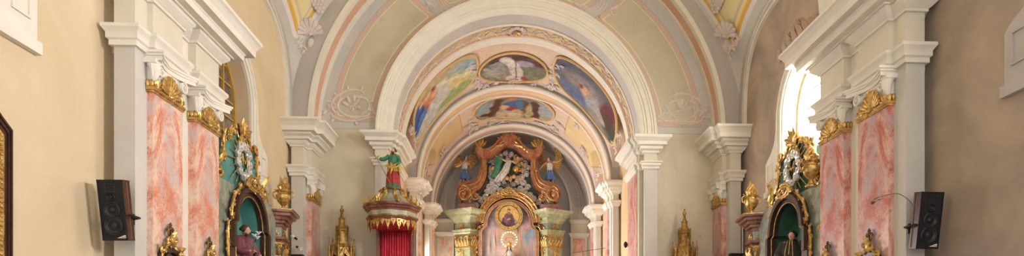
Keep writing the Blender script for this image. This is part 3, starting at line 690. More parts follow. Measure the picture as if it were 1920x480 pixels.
def sleeve(root, mat, pts, r, name='sleeve'):
    mb = MB(); Q = crom([tuple(p) for p in pts], 4); m = len(Q)
    mb.tube([tuple(q) for q in Q], [r[0]+(r[1]-r[0])*i/(m-1)+.006*sin(i*2.1) for i in range(m)], 12); return mb.build(name, M[mat], root, local=True, smooth=60)

# ================================================================== MARBLE PILASTERS WITH GILDED SHELL CAPITALS
def shell_pilaster(x, y0, w, sgn, mar, label, group):
    """x: marble face; sgn +1 faces +X; the shaft runs from y0 to y0+w"""
    r = thing('marble_pilaster', label, 'pilaster', (x, y0+w/2, FLOOR), 0, group)
    T = lambda a, b, c: (x+sgn*c, y0+a, b)
    s = MB(T); s.box(0, w, FLOOR+.5, ZM, -.16, 0); s.build('shaft', M[mar], r)
    s = MB(T); s.box(-.03, w+.03, FLOOR, FLOOR+.4, -.16, .05); s.box(-.02, w+.02, FLOOR+.4, FLOOR+.5, -.16, .03); s.build('base', M['cream'], r)
    g = MB(T); g.box(-.03, w+.0, ZM-.03, ZM+.0, -.14, .03); g.box(-.05, w+.0, ZM, ZM+.045, -.14, .05); g.build('gilded_band', M['gold'], r)
    g = MB(T); shell(g, w*.5, ZM+.05, .34, 11, .02, 1.35); g.build('gilded_shell', M['gold'], r)
    g = MB(T)
    for a, s_ in ((.07, 1), (w-.1, -1)):
        for (q, L) in ((pi/2, .17), (pi/2+.6*s_, .12), (pi/2-.6*s_, .16), (pi/2-1.2*s_, .17)): petal(g, a, ZM+.05, q, L, .08, .02, .15)
        spiral(g, a-s_*.06, ZM+.1, .045, 0, 1.2, .014, .03)
    for cc in (.0, -.06, -.12):
        g.ell((-.03, ZM+.1, cc), (.035, .07, .035), n=8, m=6)
    g.build('gilded_leaves', M['gold'], r)
    for a, s_ in ((.09, -1), (w-.11, 1)):
        v = MB(T); P = []
        for i in range(26):
            f = i/25; q = pi/2-s_*2*pi*1.6*f; rr = .105*(1-.85*f); P.append((a+rr*cos(q), ZM+.34+rr*sin(q), .08))
        v.tube(P, [.026*(1-.5*i/25) for i in range(26)], 6, 1.0, up=(0, 0, 1)); v.ell((a, ZM+.34, .09), (.025, .025, .03), n=8, m=5)
        v.prism([(a+.09*cos(2*pi*k/16), ZM+.34+.09*sin(2*pi*k/16)) for k in range(16)], 0.0, .07); v.build('volute', M['cream'], r)
    # scrolled bracket under the front corner
    v = MB(T); v.box(-.1, .05, ZM+.40, ZM+.47, -.1, .1)
    v.tube([(-.01, ZM+.42, .0), (-.01, ZM+.36, .035), (-.01, ZM+.28, .045), (-.01, ZM+.2, .03), (-.01, ZM+.15, .0)], [.085, .082, .07, .055, .03], 14); v.tube([(-.01, ZM+.38, .09), (-.01, ZM+.28, .10), (-.01, ZM+.19, .07)], [.02, .022, .015], 8); v.tube([(-.09, ZM+.38, .03), (-.085, ZM+.28, .04), (-.06, ZM+.19, .03)], [.02, .02, .012], 8)
    v.build('corner_bracket', M['cream'], r)
    v = MB(T); v.box(0, w, ZM+.0, ZM+.6, -.16, -.002); v.build('neck_block', M['cream'], r)
    ab = MB(T); m_ = 14
    for (z0, z1, ex, off) in ((ZM+.45, ZM+.52, .08, .0), (ZM+.52, ZM+.56, .10, .02), (ZM+.56, ZM+.60, .14, .04)):
        front = [(-.06-off+(w+.14+2*off)*i/m_, .01+off+.17*(abs(2*i/m_-1)**2)) for i in range(m_+1)]
        V = [(a, z, c) for z in (z0, z1) for (a, c) in front+[(w+.08+off, -.1), (-.06-off, -.1)]]; q = m_+3
        ab.add(V, [tuple(range(q)), tuple(range(q, 2*q))]+[(i, (i+1) % q, q+(i+1) % q, q+i) for i in range(q)])
    ab.build('abacus', M['cream'], r)
    return r
shell_pilaster(-5.53, 9.91, .89, 1, 'marL', 'tall salmon marble pilaster nearest the loudspeaker on the cream wall', 'salmon pilasters of the nearer pier')
shell_pilaster(-5.53, 11.26, .87, 1, 'marL', 'salmon marble pilaster beside the altar of the man holding a lily', 'salmon pilasters of the nearer pier')
shell_pilaster(-5.53, 17.8, .78, 1, 'marL', 'salmon marble pilaster with shell capital between the pulpit and a gilded urn', None)
shell_pilaster(R2(-5.53), 9.91, .89, -1, 'marR', 'rose marble pilaster with a thin cable fixed to its face', 'rose pilasters of the nearer pier')
shell_pilaster(R2(-5.53), 11.26, .87, -1, 'marR', 'rose marble pilaster beside the altar of the black robed friar', 'rose pilasters of the nearer pier')
shell_pilaster(R2(-5.53), 17.8, .78, -1, 'marR', 'rose marble pilaster with shell capital right of a gilded spire', None)

# ================================================================== HIGH ALTAR
AY = 30.0
def hx(px): return (px-954)/38.33
def hz(py): return (625.3-py)/38.2
AL = thing('high_altar', 'towering high altar with green columns, gilded scrolls and silver cloud glory in the apse', 'altar', (.17, AY, FLOOR))
TA = lambda a, b, c: (.17+a, AY-c, b)
m = MB(TA); m.prism([(-3.1, FLOOR), (3.2, FLOOR), (3.2, 2.0), (-3.1, 2.0)], -1.1, .2); m.prism([(-1.7, FLOOR), (1.7, FLOOR), (1.7, -.6), (-1.7, -.6)], .2, 1.3); m.build('altar_base', M['grgrey'], AL)
# teal backing behind the glory
m = MB(TA); out = [(hx(p), hz(q)) for p, q in ((905, 395), (888, 380), (900, 362), (912, 345), (912, 305), (922, 294), (936, 280), (954, 272))]
out += [(-a, b) for a, b in reversed(out[:-1])]; m.prism(out, -.5, -.3); m.build('glory_backing', M['tealD'], AL)
m = MB(TA); m.prism([(-2.6, FLOOR), (2.65, FLOOR), (2.65, 5.9), (-2.6, 5.9)], -.9, -.55); m.build('back_wall_panel', M['mauvemar'], AL)
# scrolled pediment frame
for s in (-1, 1):
    m = MB(TA); X_ = lambda L: [(s*abs(hx(p)) if p < 954 else 0, hz(q)) for p, q in L]
    A_ = crom([(*p, 0) for p in X_([(865, 383), (857, 366), (864, 350), (880, 346), (894, 340), (900, 322), (901, 304), (897, 296)])], 6)
    B_ = crom([(*p, 0) for p in X_([(872, 372), (872, 366), (876, 363), (888, 364), (904, 354), (913, 330), (913, 306), (912, 300)])], 6)
    m.strip([(p.x, p.y) for p in A_], [(p.x, p.y) for p in B_], -.35, .3)
    m.strip([(p.x, p.y) for p in A_], [(p.x*.97+q.x*.03, p.y*.97+q.y*.03) for p, q in zip(A_, B_)], .3, .42)
    top = crom([(*p, 0) for p in X_([(896, 283), (910, 290), (924, 284), (936, 270), (944, 265), (954, 264)])], 6); bot = crom([(*p, 0) for p in X_([(897, 297), (912, 302), (928, 296), (939, 285), (947, 279), (954, 278)])], 6)
    m.strip([(p.x, p.y) for p in top], [(p.x, p.y) for p in bot], -.35, .45)
    m.strip([(p.x, p.y+.05) for p in top], [(p.x, p.y-.06) for p in top], -.3, .6)
    m.prism([(s*abs(hx(892)), hz(283)), (s*abs(hx(892)), hz(290)), (s*abs(hx(898)), hz(299)), (s*abs(hx(918)), hz(303)), (s*abs(hx(918)), hz(290))], -.3, .5)
    spiral(m, s*abs(hx(870)), hz(368), .34, pi/2, 1.4, .12, .25, 8, sgn=s); spiral(m, s*abs(hx(893)), hz(372), .22, pi/2, 1.3, .08, .25, 8, sgn=-s)
    m.build('scrolled_frame', M['redmar'], AL)
    g = MB(TA)
    for off in (.30, .70):
        P = [(a.x*(1-off)+b.x*off, a.y*(1-off)+b.y*off, .33) for a, b in zip(A_, B_)]; g.tube(P, .03, 6)
    spiral(g, s*abs(hx(870)), hz(368), .42, pi/2, 1.3, .045, .36, 6, sgn=s); spiral(g, s*abs(hx(893)), hz(372), .26, pi/2, 1.3, .035, .36, 6, sgn=-s)
    rocaille(g, X_([(906, 296), (907, 310), (907, 322)]), .28, 3, .34); rocaille(g, X_([(880, 382), (886, 372)]), .2, 5, .3)
    rocaille(g, X_([(893, 284), (900, 276), (905, 270)]), .34, 8, .3, 1.4)
    for q in (1.2, 1.6, 2.0, 2.4): petal(g, s*abs(hx(899)), hz(285), q if s > 0 else pi-q, .5, .2, .35, .15)
    for i in range(6): petal(g, s*abs(hx(912+i*5)), hz(296-i*4), pi/2+s*.9, .2, .12, .45, .2)
    g.build('gilded_scrollwork', M['gold'], AL)
    p_ = MB(TA); p_.prism([(s*1.5, 5.97), (s*2.5, 5.97), (s*2.42, 6.28), (s*1.58, 6.28)], -.5, .25); p_.build('pedestal', M['mauvemar'], AL)
    # column group
    cxm = s*1.88; path = [(.17+s*3.05, AY+1.0), (.17+cxm, AY-.75), (.17+s*.98, AY+.05)]
    core = [(.17+s*2.60, AY+.9), (.17+s*2.62, AY+.2), (.17+s*1.88, AY-.25), (.17+s*1.42, AY+.3)]
    def sw(prof, pth=core): q = MB(); q.sweep(pth, prof, -1 if s > 0 else 1); return q
    sd = 1 if s < 0 else -1
    def sw(prof, pth=core): q = MB(); q.sweep(pth, prof, 1 if s < 0 else -1); return q
    def solid(z0, z1, o=0): return [(-.5, z0), (o, z0), (o, z1), (-.5, z1)]
    sw([(-.5, 5.38), (.03, 5.38), (.05, 5.46), (.14, 5.54), (.16, 5.62), (.28, 5.66), (.3, 5.76), (.42, 5.82), (.5, 5.9), (.52, 5.98), (-.5, 5.98)]).build('cornice', M['green'], AL)
    sw(solid(5.04, 5.4)).build('frieze', M['grgrey'], AL)
    sw([(-.5, 4.78), (.02, 4.78), (.06, 4.84), (.10, 4.88), (.10, 4.96), (.16, 5.0), (.16, 5.05), (-.5, 5.05)]).build('architrave', M['green'], AL)
    sw(solid(-.2, 4.8)).build('shaft', M['green'], AL); sw(solid(FLOOR, -.2, .12)).build('column_base', M['grgrey'], AL)
    # gilded capitals and appliques on both faces
    for (p, q) in ((core[1], core[2]), (core[2], core[3])):
        P0 = Vector((*p, 0)); P1 = Vector((*q, 0)); u = (P1-P0); L = u.length; u.normalize(); w_ = Vector((u.y, -u.x, 0)); w_ = w_ if w_.y < 0 else -w_
        T = frame(P0, u, Vector((0, 0, 1)), w_)
        c_ = MB(T); c_.box(-.02, L+.02, 4.16, 4.22, -.05, .05); c_.box(-.04, L+.04, 4.72, 4.78, -.05, .08)
        for i in range(5): petal(c_, L*(.1+.2*i), 4.22, pi/2, .36, L*.22, .02, .35)
        for i in range(4): petal(c_, L*(.2+.2*i), 4.22, pi/2, .22, L*.2, .05, .5)
        for a in (.1*L, .9*L): spiral(c_, a, 4.64, .10, 0, 1.5, .035, .09)
        spiral(c_, .5*L, 4.66, .07, 0, 1.2, .03, .09); c_.build('gilded_capital', M['gold'], AL)
        c_ = MB(T); cartouche(c_, L/2, 5.21, L*.5, .26, .03, .022); c_.build('gilded_rosette', M['gold'], AL)
        c_ = MB(T); rocaille(c_, [(L/2, 4.05), (L/2, 3.6), (L/2, 3.0), (L/2, 2.4)], L*.55, 5, .02, 1.2); c_.build('gilded_garland', M['gold'], AL)
# arched picture frame
def arc(r, zc, n=30, hw=None): return [(r*cos(pi*i/n), zc+r*sin(pi*i/n)) for i in range(n+1)]
def pic_outline(g=0.0):
    L = [(1.30+g, 2.2), (1.30+g, 4.85), (1.26+g, 5.02), (1.12+g, 5.14), (1.04+g, 5.24), (1.02+g, 5.36)]
    A_ = [((1.02+g)*cos(pi*i/24), 5.36+(1.02+g)*sin(pi*i/24)*.98) for i in range(1, 24)]
    return L+A_+[(-a, b) for a, b in reversed(L)]
m = MB(TA); m.strip(pic_outline(0), pic_outline(.16), -.5, .12); m.build('picture_frame', M['mauvemar'], AL)
m = MB(TA); m.strip(pic_outline(-.0), pic_outline(.035), .1, .17); m.strip(pic_outline(.13), pic_outline(.165), .1, .15); m.build('gilded_fillet', M['gold'], AL)
m = MB(TA); a_in = arc(1.22, 5.4); a_out = arc(1.5, 5.45); m.strip(a_in, a_out, -.4, .2); m.build('arch_moulding', M['redmar'], AL)
g = MB(TA); g.tube([(a, b, .22) for a, b in a_out], .04, 6); g.tube([(a, b, .22) for a, b in a_in], .03, 6)
rocaille(g, [(1.36*cos(q), 5.42+1.36*sin(q)) for q in [pi*i/12 for i in range(13)]], .3, 9, .22, 1.3)
cartouche(g, 0, 6.87, .9, .34, .3, .04); shell(g, 0, 6.82, .3, 7, .25)
for s in (-1, 1): rocaille(g, [(s*1.62, 5.1), (s*1.58, 4.6), (s*1.62, 4.0), (s*1.58, 3.2), (s*1.6, 2.4)], .2, 11, .0, 1.2)
for s in (-1, 1): rocaille(g, [(s*1.2, 5.25), (s*1.45, 5.2), (s*1.55, 5.0)], .2, 12, .1, 1.2)
g.build('gilded_arch_ornament', M['gold'], AL)
cher = (224, 160, 130)
sky = grad((150, 140, 140), (170, 160, 158), (178, 160, 156), (186, 168, 160), (160, 150, 158), (146, 132, 140))
lay = [('e', .2, .60, .2, .09, .3, (196, 176, 168), .8), ('e', .14, .52, .12, .05, 0, (140, 178, 180), .9), ('e', .85, .62, .16, .06, .3, (132, 176, 196), .7), ('e', .8, .50, .2, .05, -.3, (214, 188, 176), .8), ('e', .3, .7, .16, .05, .2, (200, 168, 156), .8), ('e', .55, .45, .3, .08, .1, (206, 178, 166), .9),
       ('e', .78, .70, .14, .05, .6, (206, 170, 158), .8), ('e', .5, .62, .2, .12, 0, (208, 180, 150), .9)]
for (x, y) in ((.18, .565), (.26, .575), (.72, .60), (.30, .655), (.66, .68), (.16, .48), (.24, .50)): lay += [('e', x, y, .035, .026, 0, cher, .3), ('e', x, y+.014, .034, .014, 0, (150, 96, 70), .4), ('e', x-.05, y-.01, .03, .014, .5, (214, 196, 190), .5)]
panel_paint('altar_painting', lambda u, v: TA(u, v, -.1), pic_outline(.01)[::-1], lay, sky, AL, rings=60, secs=120)
# silver clouds of the glory, gold rays, relief figures
def cloud(mb, a, b, r, c, sg=1):
    spiral(mb, a, b, r, random.uniform(0, 6.3), 1.35, r*.30, c, 7, sg); mb.ell((a, b, c-.04), (r*.95, r*.95, r*.5), n=9, m=5)
random.seed(3)
pts = [(918, 301, .15), (926, 306, .17), (921, 314, .14), (931, 296, .15), (938, 290, .14), (947, 287, .14), (959, 288, .14), (968, 293, .15), (977, 300, .16), (985, 304, .16), (990, 313, .13), (972, 308, .15), (981, 316, .16), (988, 324, .15), (979, 330, .16), (970, 338, .17), (982, 341, .17), (989, 350, .16), (976, 352, .16), (966, 356, .14), (984, 359, .17), (993, 365, .17), (1001, 371, .17), (1010, 377, .16), (996, 377, .14), (919, 330, .14), (924, 340, .17), (918, 350, .17), (928, 352, .17), (935, 344, .15), (939, 356, .15), (925, 361, .16), (914, 360, .16), (910, 370, .17), (900, 375, .17), (892, 384, .16), (905, 382, .14), (936, 366, .12), (968, 366, .12), (975, 362, .14), (921, 322, .13), (951, 297, .12), (965, 302, .13), (1016, 385, .13), (886, 390, .12), (945, 341, .12), (962, 344, .13)]
cl = MB(TA)
for (p, q, r) in pts: cloud(cl, hx(p), hz(q), r, -.18, random.choice((-1, 1)))
cl.build('silver_clouds', M['silver'], AL)
ry = MB(TA)
for i in range(16):
    q = 2*pi*i/16; L = .62 if i % 2 else .42; cx_, cz_ = hx(953), hz(353)
    ry.add([(cx_-.03*sin(q), cz_+.03*cos(q), -.05), (cx_+.03*sin(q), cz_-.03*cos(q), -.05), (cx_+L*cos(q), cz_+L*sin(q), .0), (cx_+.1*cos(q), cz_+.1*sin(q), .05)], [(0, 1, 2), (0, 3, 2), (1, 3, 2), (0, 1, 3)])
ry.ell((hx(953), hz(353), 0), (.09, .09, .06)); ry.build('silver_star', M['silver'], AL)
# crown shell and top leaves
g = MB(TA); shell(g, 0, hz(268), .42, 9, .35, 1.5)
for i in range(11): petal(g, 0, hz(272), pi/2+(i-5)*.3, .62 if i % 2 else .5, .16, .3, .12)
for s in (-1, 1): spiral(g, s*.3, hz(272), .16, 0, 1.4, .05, .4, sgn=s); petal(g, s*.2, hz(276), pi/2-s*1.9, .5, .18, .42)
g.build('gilded_palmette', M['gold'], AL)
# ---- relief of a green-draped figure with a globe among the clouds
rf = thing('carved_figure', 'carved figure in green and white drapery leaning on a golden globe among the silver clouds', 'sculpture', (.17+hx(944), AY-.0, hz(347)), 0)
pose = dict(hip=(.1, -.1, .42), chest=(.15, -.12, .62), neck=(.2, -.12, .75), head=(.22, -.14, .85), sl=(.30, -.12, .72), sr=(.08, -.14, .72), el=(.42, -.14, .66), hl=(.5, -.16, .78), er=(-.06, -.16, .78), hr=(-.22, -.18, .86), kl=(-.02, -.16, .25), kr=(-.12, -.16, .25), fl=(-.12, -.1, .08), fr=(-.22, -.1, .1))
figure(rf, 1.5, pose, hair='hair', beard=.04, face=(.3, 0))
robe(rf, 'white_drapery', 'robew', [(-.3, -.15, .1, .18, .1, 1), (-.12, -.2, .35, .22, .13, 1), (.08, -.18, .62, .2, .13, .7), (.2, -.18, .92, .17, .12, .4), (.3, -.18, 1.1, .12, .1, .2)], 7, .12)
robe(rf, 'green_mantle', 'robeg', [(-.52, -.12, .3, .14, .07, 1), (-.36, -.18, .52, .16, .1, 1), (-.28, -.2, .8, .15, .1, 1), (-.24, -.2, 1.1, .2, .1, .7), (-.2, -.2, 1.3, .2, .08, .5)], 6, .15)
gb = MB(); gb.ell((.62, -.3, .68), (.17, .17, .17), n=16, m=10); gb.lathe([(.18, -.02), (.185, 0), (.18, .02)], (.62, -.3, .68), 20); gb.build('globe', M['gold'], rf, local=True)
# cherub heads
def cherub(px, py, r=.12):
    h = thing('cherub_head', '', 'sculpture', (.17+hx(px), AY-.12, hz(py)), 0, 'winged cherub heads among the clouds'); b = MB()
    b.ell((0, 0, 0), (r*.8, r*.8, r*.95), n=12, m=9); b.ell((0, -r*.78, -.02), (r*.12, r*.18, r*.14), n=8, m=6)
    for s in (-1, 1): b.ell((s*r*.38, -r*.62, -r*.2), (r*.26, r*.2, r*.24), n=8, m=6)
    b.build('head', M['skin'], h, local=True); q = MB(); q.ell((0, r*.15, r*.3), (r*.88, r*.85, r*.8), n=10, m=7)
    for i in range(7): a = -.4+i*.65; q.ell((r*.75*cos(a), -r*.1, r*.35+r*.6*max(0, sin(a))), (r*.25, r*.25, r*.25), n=7, m=5)
    q.build('hair', M['hair'], h, local=True)
    for s in (-1, 1):
        w = MB()
        for i in range(5): petal(w, s*r*.6, -r*.5, (0 if s > 0 else pi)+s*(.7-i*.4), r*1.5, r*.5, 0, .1)
        w.V = [(x, .02+.3*z, y) for (x, y, z) in w.V]; w.build('wing', M['gold'], h, local=True)
    return h
for (p, q, l) in ((934, 300, 'winged cherub head at upper left of the cloud glory'), (925, 318, 'winged cherub head below a silver cloud left of the green drapery'), (971, 299, 'winged cherub head just right of the carved figure head'), (978, 309, 'winged cherub head against the right side of the red scroll frame'), (974, 320, 'winged cherub head beside the golden globe'), (951, 336, 'winged cherub head above the silver star'), (964, 333, 'winged cherub head under the golden globe')):
    cherub(p, q)['label'] = l
# ---- angels on the volutes
def angel(px, py, flip, label):
    z0 = hz(350); r = thing('angel_statue', label, 'statue', (.17+hx(px), AY-.1, z0), 0, None); s = flip
    H = 1.45; pose = dict(hip=(0, 0, .50), chest=(-.01*s, -.03, .70), neck=(-.03*s, -.03, .81), head=(-.05*s, -.06, .89),
        **({'sl': (.09, -.02, .78), 'el': (.16, -.1, .66), 'hl': (.02, -.2, .7), 'sr': (-.12, -.02, .77), 'er': (-.18, -.1, .64), 'hr': (-.04, -.22, .66)} if s < 0 else
           {'sl': (.10, 0, .80), 'el': (.24, -.04, .80), 'hl': (.36, -.04, .88), 'sr': (-.14, -.02, .77), 'er': (-.26, -.08, .66), 'hr': (-.34, -.1, .54)}),
        kl=(.07, -.06, .27), kr=(-.05, -.02, .27), fl=(.12, .02, .06), fr=(-.03, .02, .04))
    P, hp = figure(r, H, pose, hair='hair', face=(.5*-s, .2))
    robe(r, 'blue_skirt', 'robeb', [(.03, 0, .28, .25, .17, 1), (.02, -.02, .45, .22, .15, 1), (0, 0, .62, .16, .13, .8), (0, 0, .80, .12, .10, .4)], 8, .13)
    robe(r, 'bodice', 'robew', [(0, 0, .74, .135, .10, .3), (-.01*s, -.03, .92, .14, .105, .3), (-.02*s, -.04, 1.08, .155, .10, .2)], 6, .06)
    for sd in (-1, 1):
        big = 1.0 if sd == s else .72; tiltw = .25 if sd == s else -.35
        w = MB(frame((sd*.06, .14, 1.0), (sd, .12, 0), (0, 0, 1), (0, -1, 0)))
        for (n_f, ln, c_, wd) in ((11, .62, 0, .15), (9, .42, .035, .13), (7, .24, .07, .11)):
            for i in range(n_f): f_ = i/(n_f-1); petal(w, (.28-.2*f_)*big, (.42-.4*f_)*big, 1.45+tiltw-1.9*f_, ln*big*(1-.35*f_), wd*big, c_, .03)
        w.tube([(0, -.02, .03), (.12*big, .12*big, .08), (.26*big, .4*big, .08), (.3*big, .5*big, .05)], [.07, .075, .06, .03], 8); w.build('wing', M['gold'], r, local=True)
    return r
angel(872, 325, -1, 'winged angel statue in blue skirt bowing on the left volute of the high altar')
angel(1031, 325, 1, 'winged angel statue with outstretched arms on the right volute of the high altar')
# ---- medallion
md = thing('round_icon', 'round gold framed icon of a bearded man in a brown cloak above the altar painting', 'picture', (.17, AY-.25, hz(408)))
T = lambda a, b, c: (.17+a, AY-.22-c, hz(408)+b)
f = MB(T)
for (r0, r1, d) in ((.55, .66, .06), (.64, .68, .09), (.52, .56, .08)): f.strip([(r0*cos(2*pi*i/48), r0*sin(2*pi*i/48)) for i in range(49)], [(r1*cos(2*pi*i/48), r1*sin(2*pi*i/48)) for i in range(49)], -.12, d)
f.build('frame', M['gold'], md)
f = MB(T); f.strip([(.5*cos(2*pi*i/48), .5*sin(2*pi*i/48)) for i in range(49)], [(.55*cos(2*pi*i/48), .55*sin(2*pi*i/48)) for i in range(49)], -.12, .045); f.build('dark_border', M['framewood'], md)
f = MB(T)
for i in range(36): f.ell((.525*cos(2*pi*i/36), .525*sin(2*pi*i/36), .05), (.016, .016, .012), n=6, m=4)
f.build('bead_ring', M['gold'], md)
panel_paint('icon_painting', lambda u, v: T(u, v, .0), [(.51*cos(2*pi*i/48), .51*sin(2*pi*i/48)) for i in range(48)],
            [('e', .5, .16, .36, .34, 0, (104, 70, 84), .1), ('e', .5, .42, .24, .22, 0, (112, 78, 88), .15), ('e', .36, .3, .06, .22, .2, (132, 92, 104), .5), ('e', .62, .3, .05, .2, -.2, (84, 56, 72), .5), ('e', .5, .36, .1, .03, .3, (206, 160, 120), .3), ('e', .5, .72, .085, .12, 0, (204, 160, 116), .15), ('e', .5, .66, .07, .09, 0, (150, 112, 84), .4), ('e', .5, .8, .08, .05, 0, (120, 84, 60), .4),
             ('e', .5, .735, .05, .05, 0, (214, 172, 130), .4), ('s', (.47, .74), (.48, .74), .012, (60, 40, 36), .5), ('s', (.53, .74), (.54, .74), .012, (60, 40, 36), .5), ('e', .83, .26, .05, .09, 0, (160, 150, 150), .4)], lambda x, y: (222, 184, 104), md, 40, 64)
# ---- Madonna with halo of lamps
vg = thing('madonna_statue', 'crowned statue in a grey veil inside a halo of small glowing lamps', 'statue', (.17+.02, AY-.35, 2.75))
P, hp = figure(vg, 1.52, dict(er=(-.15, -.06, .65), hr=(-.05, -.14, .6), el=(.15, -.06, .65), hl=(.07, -.14, .58)), hair='hair', hairlong=True, face=(.15, .1))
robe(vg, 'gown', 'robew', [(0, 0, .02, .33, .26, 1), (0, 0, .4, .28, .22, 1), (0, 0, .8, .2, .16, .7), (0, 0, 1.05, .17, .13, .5), (0, 0, 1.2, .15, .11, .3), (0, 0, 1.27, .08, .07, .1)], 11, .07)
robe(vg, 'veil', 'tealD', [(0, .03, .3, .42, .28, 1), (0, .03, .7, .36, .24, 1), (0, .03, 1.0, .28, .2, .8), (0, .03, 1.2, .2, .15, .5), (0, .03, 1.32, .1, .1, .3), (0, .02, 1.45, .09, .1, .2), (0, .02, 1.50, .05, .06, .1)], 9, .06, a0=-.9, a1=pi+.9)
robe(vg, 'cape', 'robew', [(0, .0, .75, .33, .22, 1), (0, .0, 1.0, .27, .18, .8), (0, .0, 1.2, .17, .13, .3)], 8, .05, a0=-.9, a1=pi+.9)
g = MB(); g.lathe([(.08, 1.47), (.085, 1.5), (.075, 1.53), (.11, 1.6), (.10, 1.61), (.03, 1.63)], n=20, lobe=.1, lobes=8)
for i in range(8): g.ell((.1*cos(i*pi/4), .1*sin(i*pi/4), 1.63), (.018, .018, .03), n=6, m=5)
g.tube([(0, 0, 1.6), (0, 0, 1.72)], .01, 6); g.tube([(-.04, 0, 1.68), (.04, 0, 1.68)], .01, 6); g.build('crown', M['gold'], vg, local=True)
g = MB(); hz0 = hz(452)-2.75; g.tube([(.37*cos(2*pi*i/40), .05, hz0+.37*sin(2*pi*i/40)) for i in range(41)], .012, 6); g.tube([(0, .05, 1.2), (0, .05, hz0-.3)], .012, 6)
for i in range(9): g.ell((.2*cos(pi*i/8), .05, hz0-.02+.12*sin(pi*i/8)), (.04, .012, .03), n=7, m=5)
g.build('halo_ring', M['gold'], vg, local=True)
for i in range(18):
    b = MB(); b.ell((.37*cos(2*pi*i/18), .02, hz0+.37*sin(2*pi*i/18)), (.037, .037, .037), n=10, m=7); b.build('lamp_bulb', M['bulb'], vg, local=True)
